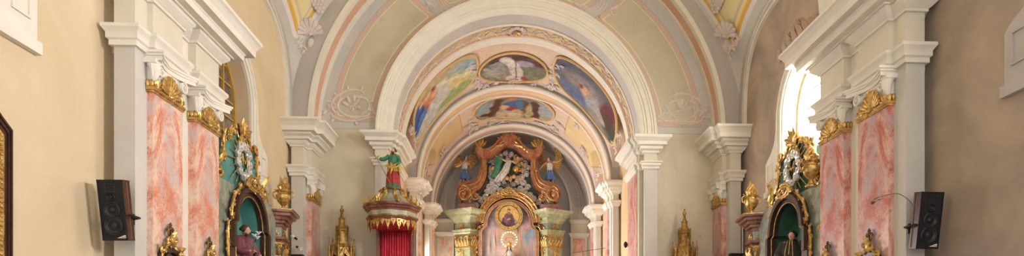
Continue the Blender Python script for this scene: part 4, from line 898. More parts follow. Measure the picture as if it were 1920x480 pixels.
# ================================================================== SIDE ALTARS
def side_altar(sgn, xw, yc, lab, back, light):
    """against the side wall; local a along Y from the altar's middle, b up, c out from the wall into the nave"""
    r = thing('side_altar', lab, 'altar', (xw+sgn*.3, yc, FLOOR)); T = lambda a, b, c: (xw+sgn*c, yc+a, b)
    mt = M[back]
    # back panel with arched niche opening: jambs, spandrel
    NW, SP = .80, 2.28
    def nich(g=0.0): return [(-(NW+g), SP-.5)]+[(-(NW+g), SP)]+[(-(NW+g-.12)*cos(pi*i/24), SP+.06+(NW+g-.12)*sin(pi*i/24)) for i in range(25)]+[((NW+g), SP), ((NW+g), SP-.5)]
    m = MB(T); I = nich(.02); O = [(-1.75, b) if a < 0 else (1.75, b) for a, b in I]
    n = len(I); O = [(-1.75, SP-.5), (-1.75, SP)]+[(-1.75+3.5*i/24, 3.12) for i in range(25)]+[(1.75, SP), (1.75, SP-.5)]
    m.strip(I, O, .03, .42); 
    for s in (-1, 1): m.prism([(s*(NW+.02), FLOOR), (s*1.75, FLOOR), (s*1.75, SP-.5), (s*(NW+.02), SP-.5)], .03, .42)
    m.prism([(-NW, FLOOR), (NW, FLOOR), (NW, .6), (-NW, .6)], .03, .42); m.build('back_panel', M['grgrey'], r)
    m = MB(T); m.prism([(-.85, .5), (.85, .5), (.85, 3.1), (-.85, 3.1)], .02, .08); m.build('niche_back', mt, r)
    m = MB(T)
    for (g0, g1, d) in ((-.03, .10, .52), (.06, .17, .60), (.17, .21, .5)): m.strip(nich(g0), nich(g1), .42, d)
    for s in (-1, 1): m.prism([(s*(NW-.02), .6), (s*(NW+.2), .6), (s*(NW+.2), SP-.5), (s*(NW-.02), SP-.5)], .42, .54)
    m.build('niche_moulding', M['darkbrown'], r)
    m = MB(T); m.strip(nich(-.02), nich(.03), .06, .43)
    for s in (-1, 1): m.prism([(s*(NW-.02), .6), (s*(NW+.03), .6), (s*(NW+.03), SP-.5), (s*(NW-.02), SP-.5)], .06, .43)
    m.build('niche_reveal', mt, r)
    g = MB(T)
    for q, d in ((-.035, .53), (.21, .5)):
        P = [(a, b, d) for a, b in nich(q)]; P = [(P[0][0], .6, d)]+P+[(P[-1][0], .6, d)]; g.tube(P, .016, 6)
    rocaille(g, [(-.95, 2.4), (-.85, 2.75), (-.6, 3.02), (-.25, 3.18), (0, 3.24), (.25, 3.18), (.6, 3.02), (.85, 2.75), (.95, 2.4)], .24, 21, .52, 1.5)
    for s in (-1, 1): rocaille(g, [(s*1.02, 2.3), (s*1.08, 1.9), (s*1.0, 1.4)], .2, 22, .5, 1.3)
    cartouche(g, 0, 3.28, .75, .34, .6, .035); g.build('gilded_arch_scrolls', M['gold'], r)
    # shaped pediment with the cloud wreath
    L = [(1.35, 3.1), (1.3, 3.3), (1.05, 3.45), (.9, 3.6), (.84, 3.85), (.86, 4.05), (.72, 4.15), (.5, 4.22), (.38, 4.38), (.15, 4.42)]
    out = [(-a, b) for a, b in L]+[(a, b) for a, b in reversed(L)]
    m = MB(T); m.prism(out, .12, .30); m.build('pediment_panel', mt, r)
    g = MB(T); g.tube([(a, b, .31) for a, b in out], .045, 7)
    for s in (-1, 1): rocaille(g, [(s*a, b) for a, b in L], .27, 31+s, .32, 1.5)
    for i in range(9): petal(g, 0, 4.36, pi/2+(i-4)*.36, .36 if i % 2 else .28, .13, .36, .2)
    cartouche(g, 0, 4.2, .5, .34, .38, .035)
    for s in (-1, 1): shell(g, s*.62, 4.16, .17, 6, .36, 1.2, pi/2-s*.6)
    for s in (-1, 1): petal(g, s*1.2, 3.4, pi/2-s*.3, .4, .18, .3, .3); spiral(g, s*1.15, 3.3, .16, 0, 1.3, .05, .36, sgn=s)
    g.build('gilded_crest', M['gold'], r)
    ry = MB(T); cz_ = 3.78
    for i in range(20):
        q = 2*pi*i/20+.1; Lr = (.78, .6)[i % 2]
        if sin(q) < -.75 and Lr > .7: Lr = .6
        ry.tube([(.28*cos(q), cz_+.28*sin(q), .36), (Lr*cos(q), cz_+Lr*sin(q), .34)], [.022, .008], 5)
    for (a0, b0, a1, b1) in ((-.12, -.14, -.12, .14), (.12, -.14, .12, .14), (-.12, .14, 0, -.06), (.12, .14, 0, -.06), (-.16, 0, .16, 0)): ry.tube([(a0, cz_+b0, .4), (a1, cz_+b1, .4)], .016, 6)
    ry.build('gilded_rays', M['gold'], r)
    cl = MB(T)
    for i in range(11):
        q = 2*pi*i/11; cl.ell((.29*cos(q), cz_+.33*sin(q), .38), (.085, .06, .085), n=9, m=6) if False else cloud(cl, .29*cos(q), cz_+.33*sin(q), .105, .40, (-1)**i)
    cl.build('silver_cloud_wreath', M['silver'], r)
    # diagonal column groups with stepped brown cornices
    for s in (-1, 1):
        def PL(pts): return [(xw+sgn*c, yc+s*a) for a, c in pts]
        core = PL([(2.42, .05), (2.36, .44), (1.86, .52), (1.70, .10), (1.2, .07)] if s > 0 else [(1.6, .05), (1.6, .28), (1.3, .36), (1.12, .16), (1.06, .05)])
        sd = -1 if (s*sgn) > 0 else 1
        def sw(prof): q = MB(); q.sweep(core, prof, sd); return q
        # make sure the profile goes outwards
        cxm = xw+sgn*.4; 
        q = MB(); q.sweep(core, [(0, 0), (.1, 0), (.1, .1)], sd); far = max(abs(v[0]-xw) for v in q.V); 
        if far < .5: sd = -sd
        sw([(-.04, 2.66), (.03, 2.66), (.03, 2.73), (.09, 2.75), (.09, 2.81), (.14, 2.83), (.16, 2.90), (.23, 2.92), (.24, 2.98), (.31, 3.0), (.31, 3.06), (-.04, 3.06)]).build('cornice', M['brown'], r)
        q = MB(); q.sweep(core, [(-.04, 3.05), (.32, 3.05), (.32, 3.075), (-.04, 3.075)], sd); q.build('gilded_edge', M['gold'], r)
        sw([(-.04, 2.40), (0, 2.40), (0, 2.67), (-.04, 2.67)]).build('frieze', M['grgrey'], r)
        sw([(-.04, 2.27), (.03, 2.27), (.05, 2.32), (.1, 2.35), (.1, 2.41), (-.04, 2.41)]).build('architrave', M['brown'], r)
        sw([(-.04, .3), (-.02, .3), (-.02, 2.28), (-.04, 2.28)]).build('shaft', M['grgrey'], r)
        sw([(-.04, FLOOR), (.12, FLOOR), (.12, .0), (.05, .2), (0, .3), (-.04, .3)]).build('column_pedestal', M['brown'], r)
        for k in (1, 2):
            P0 = Vector((*core[k], 0)); P1 = Vector((*core[k+1], 0)); u = P1-P0; Ln = u.length; u.normalize(); w_ = Vector((u.y, -u.x, 0))
            mid = (P0+P1)/2; inner = Vector((xw+sgn*.1, yc+s*(2.15 if s > 0 else 1.35), 0)); w_ = -w_ if w_.dot(mid-inner) < 0 else w_
            T2 = frame(P0, u, Vector((0, 0, 1)), w_); c_ = MB(T2)
            c_.box(.02, Ln-.02, 1.90, 1.94, -.03, .04); c_.box(0, Ln, 2.23, 2.27, -.03, .06)
            for i in range(4): petal(c_, Ln*(.14+.24*i), 1.94, pi/2, .2, Ln*.24, .02, .4)
            for a in (.13*Ln, .87*Ln): spiral(c_, a, 2.17, .075, 0, 1.6, .028, .08)
            cartouche(c_, Ln/2, 2.1, Ln*.5, .24, .04, .02)
            c_.build('gilded_capital', M['gold'], r)
            c_ = MB(T2); cartouche(c_, Ln/2, 2.54, Ln*.62, .2, .02, .02); spiral(c_, Ln/2, 2.54, .07, 0, 1.4, .02, .03); c_.build('gilded_rosette', M['gold'], r)
            c_ = MB(T2); rocaille(c_, [(Ln/2, 1.8), (Ln/2, 1.2), (Ln/2, .6)], .2, 6, .0); c_.build('gilded_garland', M['gold'], r)
    m = MB(T); m.box(-1.3, 1.3, FLOOR, -.65, .42, 1.1) if False else m.prism([(-1.2, FLOOR), (1.2, FLOOR), (1.2, -.65), (-1.2, -.65)], .42, .95); m.build('altar_table', M['brown'], r)
    m = MB(T); m.prism([(-.5, .6), (.5, .6), (.5, .72), (-.5, .72)], .06, .62); m.build('statue_plinth', M['brown'], r)
    return r
YL, YR = 13.75, 13.75
side_altar(1, XL, YL, 'side altar with pale teal niche holding the statue of a man with a lily', 'teal', True)
side_altar(-1, XR, YR, 'side altar with dark green niche sheltering the black robed friar statue', 'tealD', False)

def urn(loc, label, H=.86, rot=0.0):
    r = thing('flaming_urn', label, 'urn', loc, rot, 'gilded flaming urns on the side altars'); k = H/.74
    b = MB(); b.lathe([(.10, 0), (.105, .02), (.07, .05), (.04, .09), (.035, .13), (.07, .17), (.12, .23), (.15, .31), (.155, .36), (.12, .39), (.115, .42), (.15, .45), (.155, .47), (.05, .48)], n=48, lobe=.035, lobes=8)
    b.V = [(x*k, y*k, z*k) for x, y, z in b.V]; b.build('vase', M['gold'], r, local=True)
    for s in (-1, 1):
        b = MB(); P = [tuple(q) for q in crom([(s*.13*k, 0, .29*k), (s*.20*k, 0, .33*k), (s*.215*k, 0, .42*k), (s*.16*k, 0, .46*k), (s*.19*k, 0, .50*k)], 5)]; b.tube(P, [.02*k-.01*k*i/len(P) for i in range(len(P))], 8)
        b.build('handle', M['gold'], r, local=True)
    b = MB()
    for i in range(9):
        q = i*2.4; h = (.34-.02*i)*k; b.tube([(.03*k*cos(q), .03*k*sin(q), .44*k), (.09*k*cos(q), .09*k*sin(q), .44*k+h*.45), (.04*k*cos(q+.9), .04*k*sin(q+.9), .44*k+h*.8), (.07*k*cos(q+1.6), .07*k*sin(q+1.6), .44*k+h*1.08)], [.04*k, .045*k, .03*k, .006*k], 7)
    b.build('flame', M['gold'], r, local=True); return r
urn((-5.63, 15.86, 3.08), 'gilded flaming urn on the brown cornice before the cream wall')
urn((6.47, 15.86, 3.08), 'gilded flaming urn on the cornice right of the grey pilaster')
urn((6.42, 12.6, 3.08), 'dull gold urn in front of the bright window, half hidden by rose pilaster')

# ---- statue of a man with a lily
js = thing('lily_statue', 'statue of a bearded man in plum robe holding a lily in the teal niche', 'statue', (-5.72, 13.72, .72), radians(70))
H = 1.68
P, hp = figure(js, H, dict(head=(0, -.03, .915), er=(-.15, -.06, .64), hr=(-.08, -.19, .63), el=(.17, -.05, .64), hl=(.06, -.2, .58)), beard=.05, face=(.3, .35))
robe(js, 'tunic', 'robep', [(0, 0, .04, .27, .22, 1), (0, 0, .5, .24, .19, 1), (0, 0, .9, .2, .16, .7), (0, 0, 1.15, .21, .15, .5), (0, 0, 1.33, .2, .13, .3), (0, 0, 1.42, .09, .08, .1)], 10, .08)
robe(js, 'mantle', 'robeu', [(0, .0, .25, .33, .26, 1), (0, 0, .7, .31, .24, 1), (0, 0, 1.05, .27, .2, .8), (0, 0, 1.3, .24, .17, .5), (0, 0, 1.41, .14, .11, .3)], 8, .08, a0=-.5, a1=pi+.6)
sleeve(js, 'robep', [P['sr'], P['er'], P['hr']-Vector((0, -.04, 0))], (.085, .07)); sleeve(js, 'robep', [P['sl'], P['el'], P['hl']-Vector((0, -.04, 0))], (.085, .07))
l = MB(); h = P['hr']; st = [h+Vector((-.02, -.02, -.25)), h+Vector((0, -.06, 0)), h+Vector((.02, -.1, .2)), h+Vector((.03, -.12, .36))]; l.tube(st, .008, 6)
lw = MB()
for i, (dz, q) in enumerate(((.36, 0), (.30, 2), (.25, 4))):
    c_ = h+Vector((.03+.05*cos(q), -.12+.05*sin(q), dz))
    for j in range(6):
        a = j*pi/3; lw.tube([c_, c_+Vector((.035*cos(a), .035*sin(a), .05)), c_+Vector((.075*cos(a), .075*sin(a), .06))], [.012, .018, .003], 5)
for dz, q in ((.02, .5), (.1, 2.5), (.18, 4.4)): l.tube([h+Vector((0, -.07, dz)), h+Vector((.07*cos(q), -.07+.07*sin(q), dz+.05)), h+Vector((.12*cos(q), -.07+.12*sin(q), dz+.04))], [.006, .016, .003], 5)
lo = thing('lily', 'white lily stem held by the statue in the teal niche', 'flower', tuple(js.location), radians(70)); l.build('stem', M['robeg'], lo, local=True); lw.build('blossoms', M['white'], lo, local=True)
# ---- statue of a friar
fr = thing('friar_statue', 'statue of a friar in black robe with bowed head in the dark green niche', 'statue', (6.5, 13.62, .72), radians(-42))
P, hp = figure(fr, 1.66, dict(head=(.015, -.055, .895), neck=(0, -.02, .83), er=(-.17, -.05, .64), hr=(-.09, -.17, .56), el=(.17, -.05, .64), hl=(.09, -.17, .56)), hair='hairblack', beard=None, face=(-.2, .3))
robe(fr, 'habit', 'robek', [(0, 0, .04, .3, .25, 1), (0, 0, .5, .27, .22, 1), (0, 0, .9, .25, .2, .7), (0, 0, 1.15, .25, .18, .5), (0, 0, 1.3, .22, .15, .3), (0, 0, 1.40, .11, .1, .1)], 10, .08)
robe(fr, 'cape', 'robek', [(0, 0, .85, .33, .25, .8), (0, 0, 1.1, .3, .22, .7), (0, 0, 1.27, .24, .17, .4), (0, -.01, 1.37, .14, .12, .2)], 9, .05)
for s in ('l', 'r'): sleeve(fr, 'robek', [P['s'+s], P['e'+s], P['h'+s]+Vector((0, .03, 0))], (.1, .09))
tr = MB()
for s in (-1, 1): tr.tube([(s*.05, -.17, 1.36), (s*.08, -.235, 1.15), (s*.09, -.27, .88), (s*.09, -.29, .5)], .011, 6); tr.tube([(s*.24, -.1, 1.22), (s*.30, -.16, 1.0), (s*.32, -.17, .86)], .009, 6)
tr.tube([(0, -.14, 1.4), (0, -.2, 1.25), (0, -.245, 1.05)], .012, 6); tr.build('gilded_trim', M['gold'], fr, local=True)

# ================================================================== PULPIT
PX, PY = -3.2, 17.55
PU = thing('pulpit', 'pulpit canopy with gilded tassel fringe above a red curtain', 'pulpit', (PX, PY, FLOOR))
def lt(prof, n=64, lobe=0.0, lobes=8, ph=pi/8): m = MB(); m.lathe(prof, (PX, PY, 0), n, lobe, lobes, ph=ph); return m
lt([(.3, 3.12), (.62, 3.12), (.66, 3.15), (.68, 3.2), (.71, 3.22), (.71, 3.26), (.3, 3.26)], lobe=.035).build('lower_moulding', M['brown'], PU)
lt([(.3, 3.25), (.67, 3.25), (.665, 3.40), (.3, 3.40)], lobe=.035).build('canopy_frieze', M['green'], PU)
lt([(.3, 3.39), (.68, 3.39), (.69, 3.43), (.74, 3.46), (.75, 3.5), (.79, 3.53), (.80, 3.58), (.3, 3.6)], lobe=.035).build('upper_moulding', M['brown'], PU)
lt([(.64, 3.58), (.58, 3.66), (.46, 3.74), (.36, 3.84), (.28, 3.96), (.25, 4.03), (.1, 4.04)], lobe=.03).build('canopy_dome', M['grgrey'], PU)
lt([(.2, 4.02), (.27, 4.03), (.30, 4.06), (.29, 4.09), (.2, 4.1)], lobe=.04).build('top_plate', M['brown'], PU)
lt([(.6, 3.0), (.62, 3.12), (.1, 3.14), (.1, 3.02)]).build('canopy_ceiling', M['red'], PU)
for i in range(8):
    q = 2*pi*i/8+pi/8; u = Vector((cos(q), sin(q), 0)); T = frame((PX, PY, 0), u, (0, 0, 1), Vector((-sin(q), cos(q), 0)))
    g = MB(T); g.tube([(.26, 4.0, 0), (.32, 3.97, 0), (.33, 3.88, 0), (.39, 3.78, 0), (.5, 3.7, 0), (.58, 3.66, 0), (.66, 3.68, 0)], [.035, .05, .045, .045, .05, .05, .03], 8)
    spiral(g, .31, 3.99, .07, 0, 1.3, .03, 0); spiral(g, .6, 3.7, .085, pi, 1.3, .035, 0)
    g.tube([(.62, 3.62, 0), (.76, 3.64, 0), (.80, 3.72, 0), (.76, 3.8, 0)], [.03, .035, .03, .01], 7); g.ell((.77, 3.62, 0), (.05, .05, .05), n=8, m=6)
    for k in range(3): petal(g, .66-.08*k, 3.72+.02*k, pi/2+.3+.3*k, .16, .06, -.02+.02*k, .1)
    g.build('gilded_volute', M['gold'], PU)
for i in range(28):
    q = 2*pi*i/28; R_ = .655*(1+.035*cos(8*(q-pi/8))); T = frame((PX+R_*cos(q), PY+R_*sin(q), 0), (-sin(q), cos(q), 0), (0, 0, 1), (cos(q), sin(q), 0)); big = i % 2
    w = .066; h = .26 if big else .17
    g = MB(T); g.prism([(-w, 3.15), (w, 3.15), (w*1.05, 3.08), (w*.8, 3.15-h*.5), (w*.45, 3.15-h*.75), (0, 3.15-h), (-w*.45, 3.15-h*.75), (-w*.8, 3.15-h*.5), (-w*1.05, 3.08)], -.008, .012)
    spiral(g, 0, 3.09, .03, 0, 1.2, .012, .015); g.tube([(0, 3.15-h*.45, .016), (0, 3.15-h*.85, .014)], .010, 5); g.ell((0, 3.15-h-.012, 0), (.016, .02, .016), n=6, m=5); g.build('fringe_pendant', M['gold'], PU)
m = MB()
for s in (-1, 1): m.box(PX+s*.5-.05, PX+s*.5+.05, 18.02, 18.36, .2, 3.2)
m.box(PX-.55, PX+.55, 18.28, 18.37, .2, 3.2); m.build('back_frame', M['brown'], PU)
cu = MB(); V = []; nn = 60
for j in range(3):
    z = (3.02, 1.8, .4)[j]
    for i in range(nn+1): x = PX-.43+.86*i/nn; V.append((x, 18.12+.035*sin(i*1.25)+.012*sin(i*.5+j), z))
cu.V = V; cu.F = [(j*(nn+1)+i, j*(nn+1)+i+1, (j+1)*(nn+1)+i+1, (j+1)*(nn+1)+i) for j in range(2) for i in range(nn)]
c_ = cu.build('curtain', M['red'], PU, smooth=70); s_ = c_.modifiers.new('thickness', 'SOLIDIFY'); s_.thickness = .01
lt([(.1, -.4), (.4, -.2), (.6, .1), (.66, .5), (.68, 1.1), (.72, 1.15), (.72, 1.2), (.6, 1.2)], lobe=.03).build('pulpit_body', M['green'], PU)
lt([(.12, FLOOR), (.14, -1.2), (.1, -.5), (.14, -.38)]).build('pulpit_post', M['brown'], PU)
# ---- saint with the sword
sp = thing('sword_statue', 'bearded statue with red robe and green tunic on top of the pulpit canopy', 'statue', (PX+.03, PY, 4.1), radians(-14))
H = 1.16
P, hp = figure(sp, H, dict(head=(.02, -.02, .92), sr=(-.11, 0, .80), er=(-.22, -.05, .72), hr=(-.36, -.08, .73), sl=(.11, 0, .79), el=(.17, -.02, .64), hl=(.12, -.13, .56), kr=(-.07, -.04, .27)), beard=.12, hair='hair', face=(-.25, .05))
robe(sp, 'robe', 'rober', [(0, 0, .10, .2, .15, 1), (0, -.01, .35, .18, .14, 1), (0, 0, .6, .14, .11, .7), (0, 0, .8, .12, .1, .4)], 9, .10)
robe(sp, 'hem', 'robeg', [(0, 0, .0, .22, .17, 1), (0, 0, .1, .20, .155, 1), (0, 0, .2, .16, .13, 1)], 9, .10)
robe(sp, 'tunic', 'robeg', [(0, 0, .62, .14, .11, .6), (0, 0, .78, .145, .11, .5), (0, 0, .92, .13, .09, .3), (0, 0, .98, .06, .05, .1)], 8, .08)
sleeve(sp, 'robeg', [P['sr'], P['er'], P['hr']+Vector((.05, .01, 0))], (.065, .05)); sleeve(sp, 'robeg', [P['sl'], P['el'], P['hl']+Vector((0, .03, .01))], (.06, .05))
robe(sp, 'waist_drapery', 'robey', [(.02, 0, .47, .175, .14, 1), (.0, 0, .55, .175, .14, 1), (0, 0, .64, .16, .125, .8), (-.02, 0, .72, .13, .1, .5)], 7, .12)
m = MB(); m.tube(crom([(-.15, -.06, .66), (-.06, -.13, .58), (.08, -.14, .55), (.17, -.08, .62), (.2, .02, .75), (.12, .08, .9), (.02, .05, .97), (-.08, -.02, .95)], 5), .05, 10, .6); m.tube(crom([(.17, -.06, .62), (.23, -.06, .5), (.2, -.02, .38)], 4), [.05]*4+[.06]*3+[.03]*2, 10, .6)
m.tube(crom([(.05, -.15, .55), (.02, -.18, .45), (-.02, -.15, .36)], 4), [.04]*4+[.035]*3+[.01]*2, 8, .5); m.build('mantle', M['robey'], sp, local=True, smooth=70)
h = P['hr']; sw = thing('sword', 'silver sword held point down by the statue on the pulpit', 'sword', tuple(sp.location), radians(-14))
a = h+Vector((-.03, -.05, .02)); tip = Vector((.06, -.2, .01)); d = (tip-a).normalized(); b_ = MB(); b_.tube([a+d*.03, a+d*.5, tip], [.036, .033, .008], 8, .4); b_.build('blade', M['steel'], sw, local=True)
b_ = MB(); b_.tube([a-d*.14, a+d*.02], .014, 8); o_ = d.cross(Vector((0, 1, 0))).normalized(); b_.tube([a+o_*.09, a-o_*.09], .013, 8); b_.ell(a-d*.16, (.024, .024, .024)); b_.build('hilt', M['gold'], sw, local=True)

# ================================================================== GILDED GOTHIC SPIRES against the east wall
def spire(x, label):
    r = thing('gothic_spire', label, 'shrine', (x, 18.2, FLOOR)); y = 18.2
    def hexp(prof, n=6, ph=pi/6): q = MB(); q.lathe(prof, (x, y, 0), n, ph=ph); return q
    hexp([(.4, FLOOR), (.4, -.6), (.34, -.5), (.34, 1.2), (.42, 1.3), (.42, 1.36), (.3, 1.4)]).build('shrine_base', M['gold2'], r, smooth=20)
    q = MB()
    for k in range(6):
        a = pi/6+k*pi/3; q.tube([(x+.34*cos(a), y+.34*sin(a), 1.36), (x+.34*cos(a), y+.34*sin(a), 2.3)], .035, 8)
    q.build('corner_posts', M['gold2'], r)
    hexp([(.26, 1.38), (.26, 2.3)]).build('dark_interior', M['framewood'], r, smooth=20)
    for k in range(6):                                     # traceried gables, each with an open pointed arch
        a = k*pi/3; T = frame((x+.30*cos(a), y+.30*sin(a), 0), (-sin(a), cos(a), 0), (0, 0, 1), (cos(a), sin(a), 0)); g = MB(T)
        I = [(-.12, 1.95), (-.12, 2.12), (-.09, 2.22), (0, 2.31), (.09, 2.22), (.12, 2.12), (.12, 1.95)]; O = [(-.18, 1.95), (-.18, 2.2), (-.12, 2.32), (0, 2.52), (.12, 2.32), (.18, 2.2), (.18, 1.95)]
        g.strip(I, O, -.02, .02); g.tube([(-.04, 2.2, .02), (0, 2.53, .02), (.2, 2.2, .02)], .018, 6)
        for s in (-1, 1):
            for j in range(3): g.ell((s*(.17-.05*j), 2.27+.085*j, .03), (.02, .025, .02), n=6, m=4)
            g.ell((s*.05, 2.16, 0), (.035, .035, .015), n=8, m=5)
        g.ell((0, 2.58, .01), (.022, .045, .022), n=6, m=5); g.build('traceried_gable', M['gold2'], r)
    for k in range(6):
        a = pi/6+k*pi/3; q = MB(); cx_, cy_ = x+.36*cos(a), y+.36*sin(a)
        q.lathe([(.035, 2.2), (.035, 2.5), (.045, 2.51), (.045, 2.54), (.025, 2.56), (.008, 2.72), (.02, 2.74), (.016, 2.77), (.004, 2.8)], (cx_, cy_, 0), 8); q.build('pinnacle', M['gold2'], r)
    hexp([(.27, 2.28), (.27, 2.5), (.2, 2.62), (.2, 2.66)]).build('gable_roof', M['gold2'], r, smooth=20)
    d = hexp([(.155, 2.6), (.155, 2.98), (.19, 3.0), (.2, 3.04), (.16, 3.05)]); d.build('drum', M['gold2'], r, smooth=20)
    for k in range(6):
        a = k*pi/3; T = frame((x+.137*cos(a), y+.137*sin(a), 0), (-sin(a), cos(a), 0), (0, 0, 1), (cos(a), sin(a), 0)); g = MB(T)
        g.strip([(-.045, 2.68), (-.045, 2.92), (0, 2.96), (.045, 2.92), (.045, 2.68), (-.045, 2.68)], [(-.06, 2.66), (-.06, 2.93), (0, 2.985), (.06, 2.93), (.06, 2.66), (-.06, 2.66)], -.01, .02)
        g.tube([(-.08, 3.03, .03), (0, 3.14, .02), (.08, 3.03, .03)], .014, 6); g.build('blind_window', M['gold2'], r)
        a = pi/6+k*pi/3; q = MB(); q.lathe([(.016, 2.62), (.016, 3.08), (.024, 3.1), (.004, 3.17)], (x+.175*cos(a), y+.175*sin(a), 0), 7); q.build('buttress', M['gold2'], r)
    hexp([(.17, 3.04), (.13, 3.14), (.085, 3.22), (.085, 3.34), (.1, 3.35), (.1, 3.37), (.07, 3.38), (.05, 3.42), (.035, 3.5)]).build('spire_roof', M['gold2'], r, smooth=20)
    q = MB(); q.lathe([(.02, 3.48), (.045, 3.5), (.02, 3.52), (.045, 3.56), (.06, 3.6), (.05, 3.64), (.02, 3.67), (.012, 3.7), (.025, 3.72), (.004, 3.76)], (x, y, 0), 14); q.build('finial', M['gold2'], r); return r
spire(-4.78, 'dull gold gothic spire against the wall left of the pulpit')
spire(5.38, 'dull gold gothic spire standing alone on the wall right of the chancel arch')

# ================================================================== LOUDSPEAKERS
def speaker(x, sgn, z, label):
    r = thing('loudspeaker', label, 'loudspeaker', (x, 9.32, z)); W_, D_, H_ = .36, .16, .86; tilt = radians(9)
    Rm = Matrix.Rotation(tilt, 3, 'X') @ Matrix.Rotation(0, 3, 'Z')
    def T(a, b, c): v = Matrix.Rotation(sgn*radians(-2), 3, 'Z') @ (Matrix.Rotation(tilt, 3, 'X') @ Vector((a, -c, b))); return tuple(Vector((x, 9.32, z))+v)
    def bx(a0, a1, b0, b1, c0, c1): m = MB(T); m.prism([(a0, b0), (a1, b0), (a1, b1), (a0, b1)], c0, c1); return m
    m = bx(-W_/2, W_/2, -H_/2, H_/2, -D_/2, D_/2-.02); m.build('cabinet', M['walnut'], r, smooth=0)
    m = MB(T)
    for (a0, a1, b0, b1) in ((-W_/2-.008, W_/2+.008, H_/2-.02, H_/2+.008), (-W_/2-.008, W_/2+.008, -H_/2-.008, -H_/2+.02)): m.prism([(a0, b0), (a1, b0), (a1, b1), (a0, b1)], -D_/2-.005, D_/2)
    for s in (-1, 1):
        for (c0, c1) in ((-D_/2-.004, -D_/2+.03), (-.005, .03), (D_/2-.05, D_/2)): m.prism([(s*(W_/2-.01), -H_/2), (s*(W_/2+.006), -H_/2), (s*(W_/2+.006), H_/2), (s*(W_/2-.01), H_/2)], c0, c1)
    m.build('cabinet_trim', M['framewood'], r, smooth=0)
    m = bx(-W_/2, W_/2, -H_/2, H_/2, D_/2-.02, D_/2-.004); m.build('front_baffle', M['black'], r, smooth=0)
    m = MB(T)
    for i in range(4): m.prism([[(-W_/2, H_/2-.012), (W_/2, H_/2-.012), (W_/2, H_/2), (-W_/2, H_/2)], [(-W_/2, -H_/2), (W_/2, -H_/2), (W_/2, -H_/2+.012), (-W_/2, -H_/2+.012)], [(-W_/2, -H_/2), (-W_/2+.012, -H_/2), (-W_/2+.012, H_/2), (-W_/2, H_/2)], [(W_/2-.012, -H_/2), (W_/2, -H_/2), (W_/2, H_/2), (W_/2-.012, H_/2)]][i], D_/2-.01, D_/2+.008)
    m.build('grille_rim', M['black'], r, smooth=0)
    def driver(b, R_, name):
        o = MB(T); n = 32; prof = [(R_, .0), (R_, .012), (R_*.93, .016), (R_*.86, .008), (R_*.8, .014), (R_*.74, .004), (R_*.35, -.012), (R_*.33, .004), (R_*.2, .014), (.001, .017)]; V = []; F = []
        for (rr, c) in prof:
            for k in range(n): V.append((rr*cos(2*pi*k/n), b+rr*sin(2*pi*k/n), D_/2-.003+c))
        for j in range(len(prof)-1):
            for k in range(n): F.append((j*n+k, j*n+(k+1) % n, (j+1)*n+(k+1) % n, (j+1)*n+k))
        o.add(V, F); o.build(name, M['rubber'], r, smooth=50)
    driver(-.22, .135, 'woofer'); driver(.005, .115, 'woofer'); driver(.19, .06, 'midrange_driver')
    o = MB(T); hb = .32; o.strip([(.06*x_, hb+.05*y_) for x_, y_ in ((-1, -1), (1, -1), (1, 1), (-1, 1), (-1, -1))], [(.075*x_, hb+.062*y_) for x_, y_ in ((-1, -1), (1, -1), (1, 1), (-1, 1), (-1, -1))], D_/2-.004, D_/2+.004); o.build('horn_tweeter', M['rubber'], r, smooth=0)
    o = MB(T); o.prism([(.03, -H_/2+.028), (.16, -H_/2+.028), (.16, -H_/2+.075), (.13, -H_/2+.07)], D_/2-.003, D_/2+.002); o.build('maker_badge', M['white'], r, smooth=0)
    o = MB(T); 
    for k in range(3): o.prism([(.105+.018*k, -H_/2+.036), (.112+.018*k, -H_/2+.036), (.118+.018*k, -H_/2+.052), (.111+.018*k, -H_/2+.052)], D_/2+.002, D_/2+.004)
    o.build('badge_lettering', M['black'], r, smooth=0)
    o = MB(); p0 = Vector(T(sgn*(W_/2+.0), -.06, -.02)); wall_x = (-5.80 if sgn > 0 else R2(-5.80))
    o.tube([p0, p0+Vector((sgn*.07, .0, -.02)), p0+Vector((sgn*.09, .1, -.03)), (x+sgn*.05, 9.6, z-.08)], .016, 8); o.box(x+sgn*.05-.06, x+sgn*.05+.06, 9.57, 9.602, z-.16, z+.0); o.tube([(x, 9.42, z-.05), (x+sgn*.05, 9.6, z-.08)], .02, 8)
    o.build('wall_bracket', M['rubber'], r); return r
speaker(-5.73, 1, 1.81, 'black loudspeaker with walnut sides mounted by the cream wall')
speaker(6.60, -1, 1.77, 'black loudspeaker mounted by the right nave wall, thin cable above')
c_ = MB(); pts = [atX(1635, 380, R2(-5.53)-.02), atX(1650, 374, R2(-5.53)-.02), (6.02, 9.75, 2.2), (6.25, 9.58, 2.25), (6.4, 9.56, 2.2), (6.5, 9.5, 2.05), (6.46, 9.42, 1.8)]
c_.tube([tuple(p) for p in crom(pts, 6)], .006, 6); c_.ell(pts[0], (.02, .03, .03)); tag(c_.build('speaker_cable', M['wire']), 'thin cable sagging from the rose marble pilaster to the loudspeaker', 'cable')

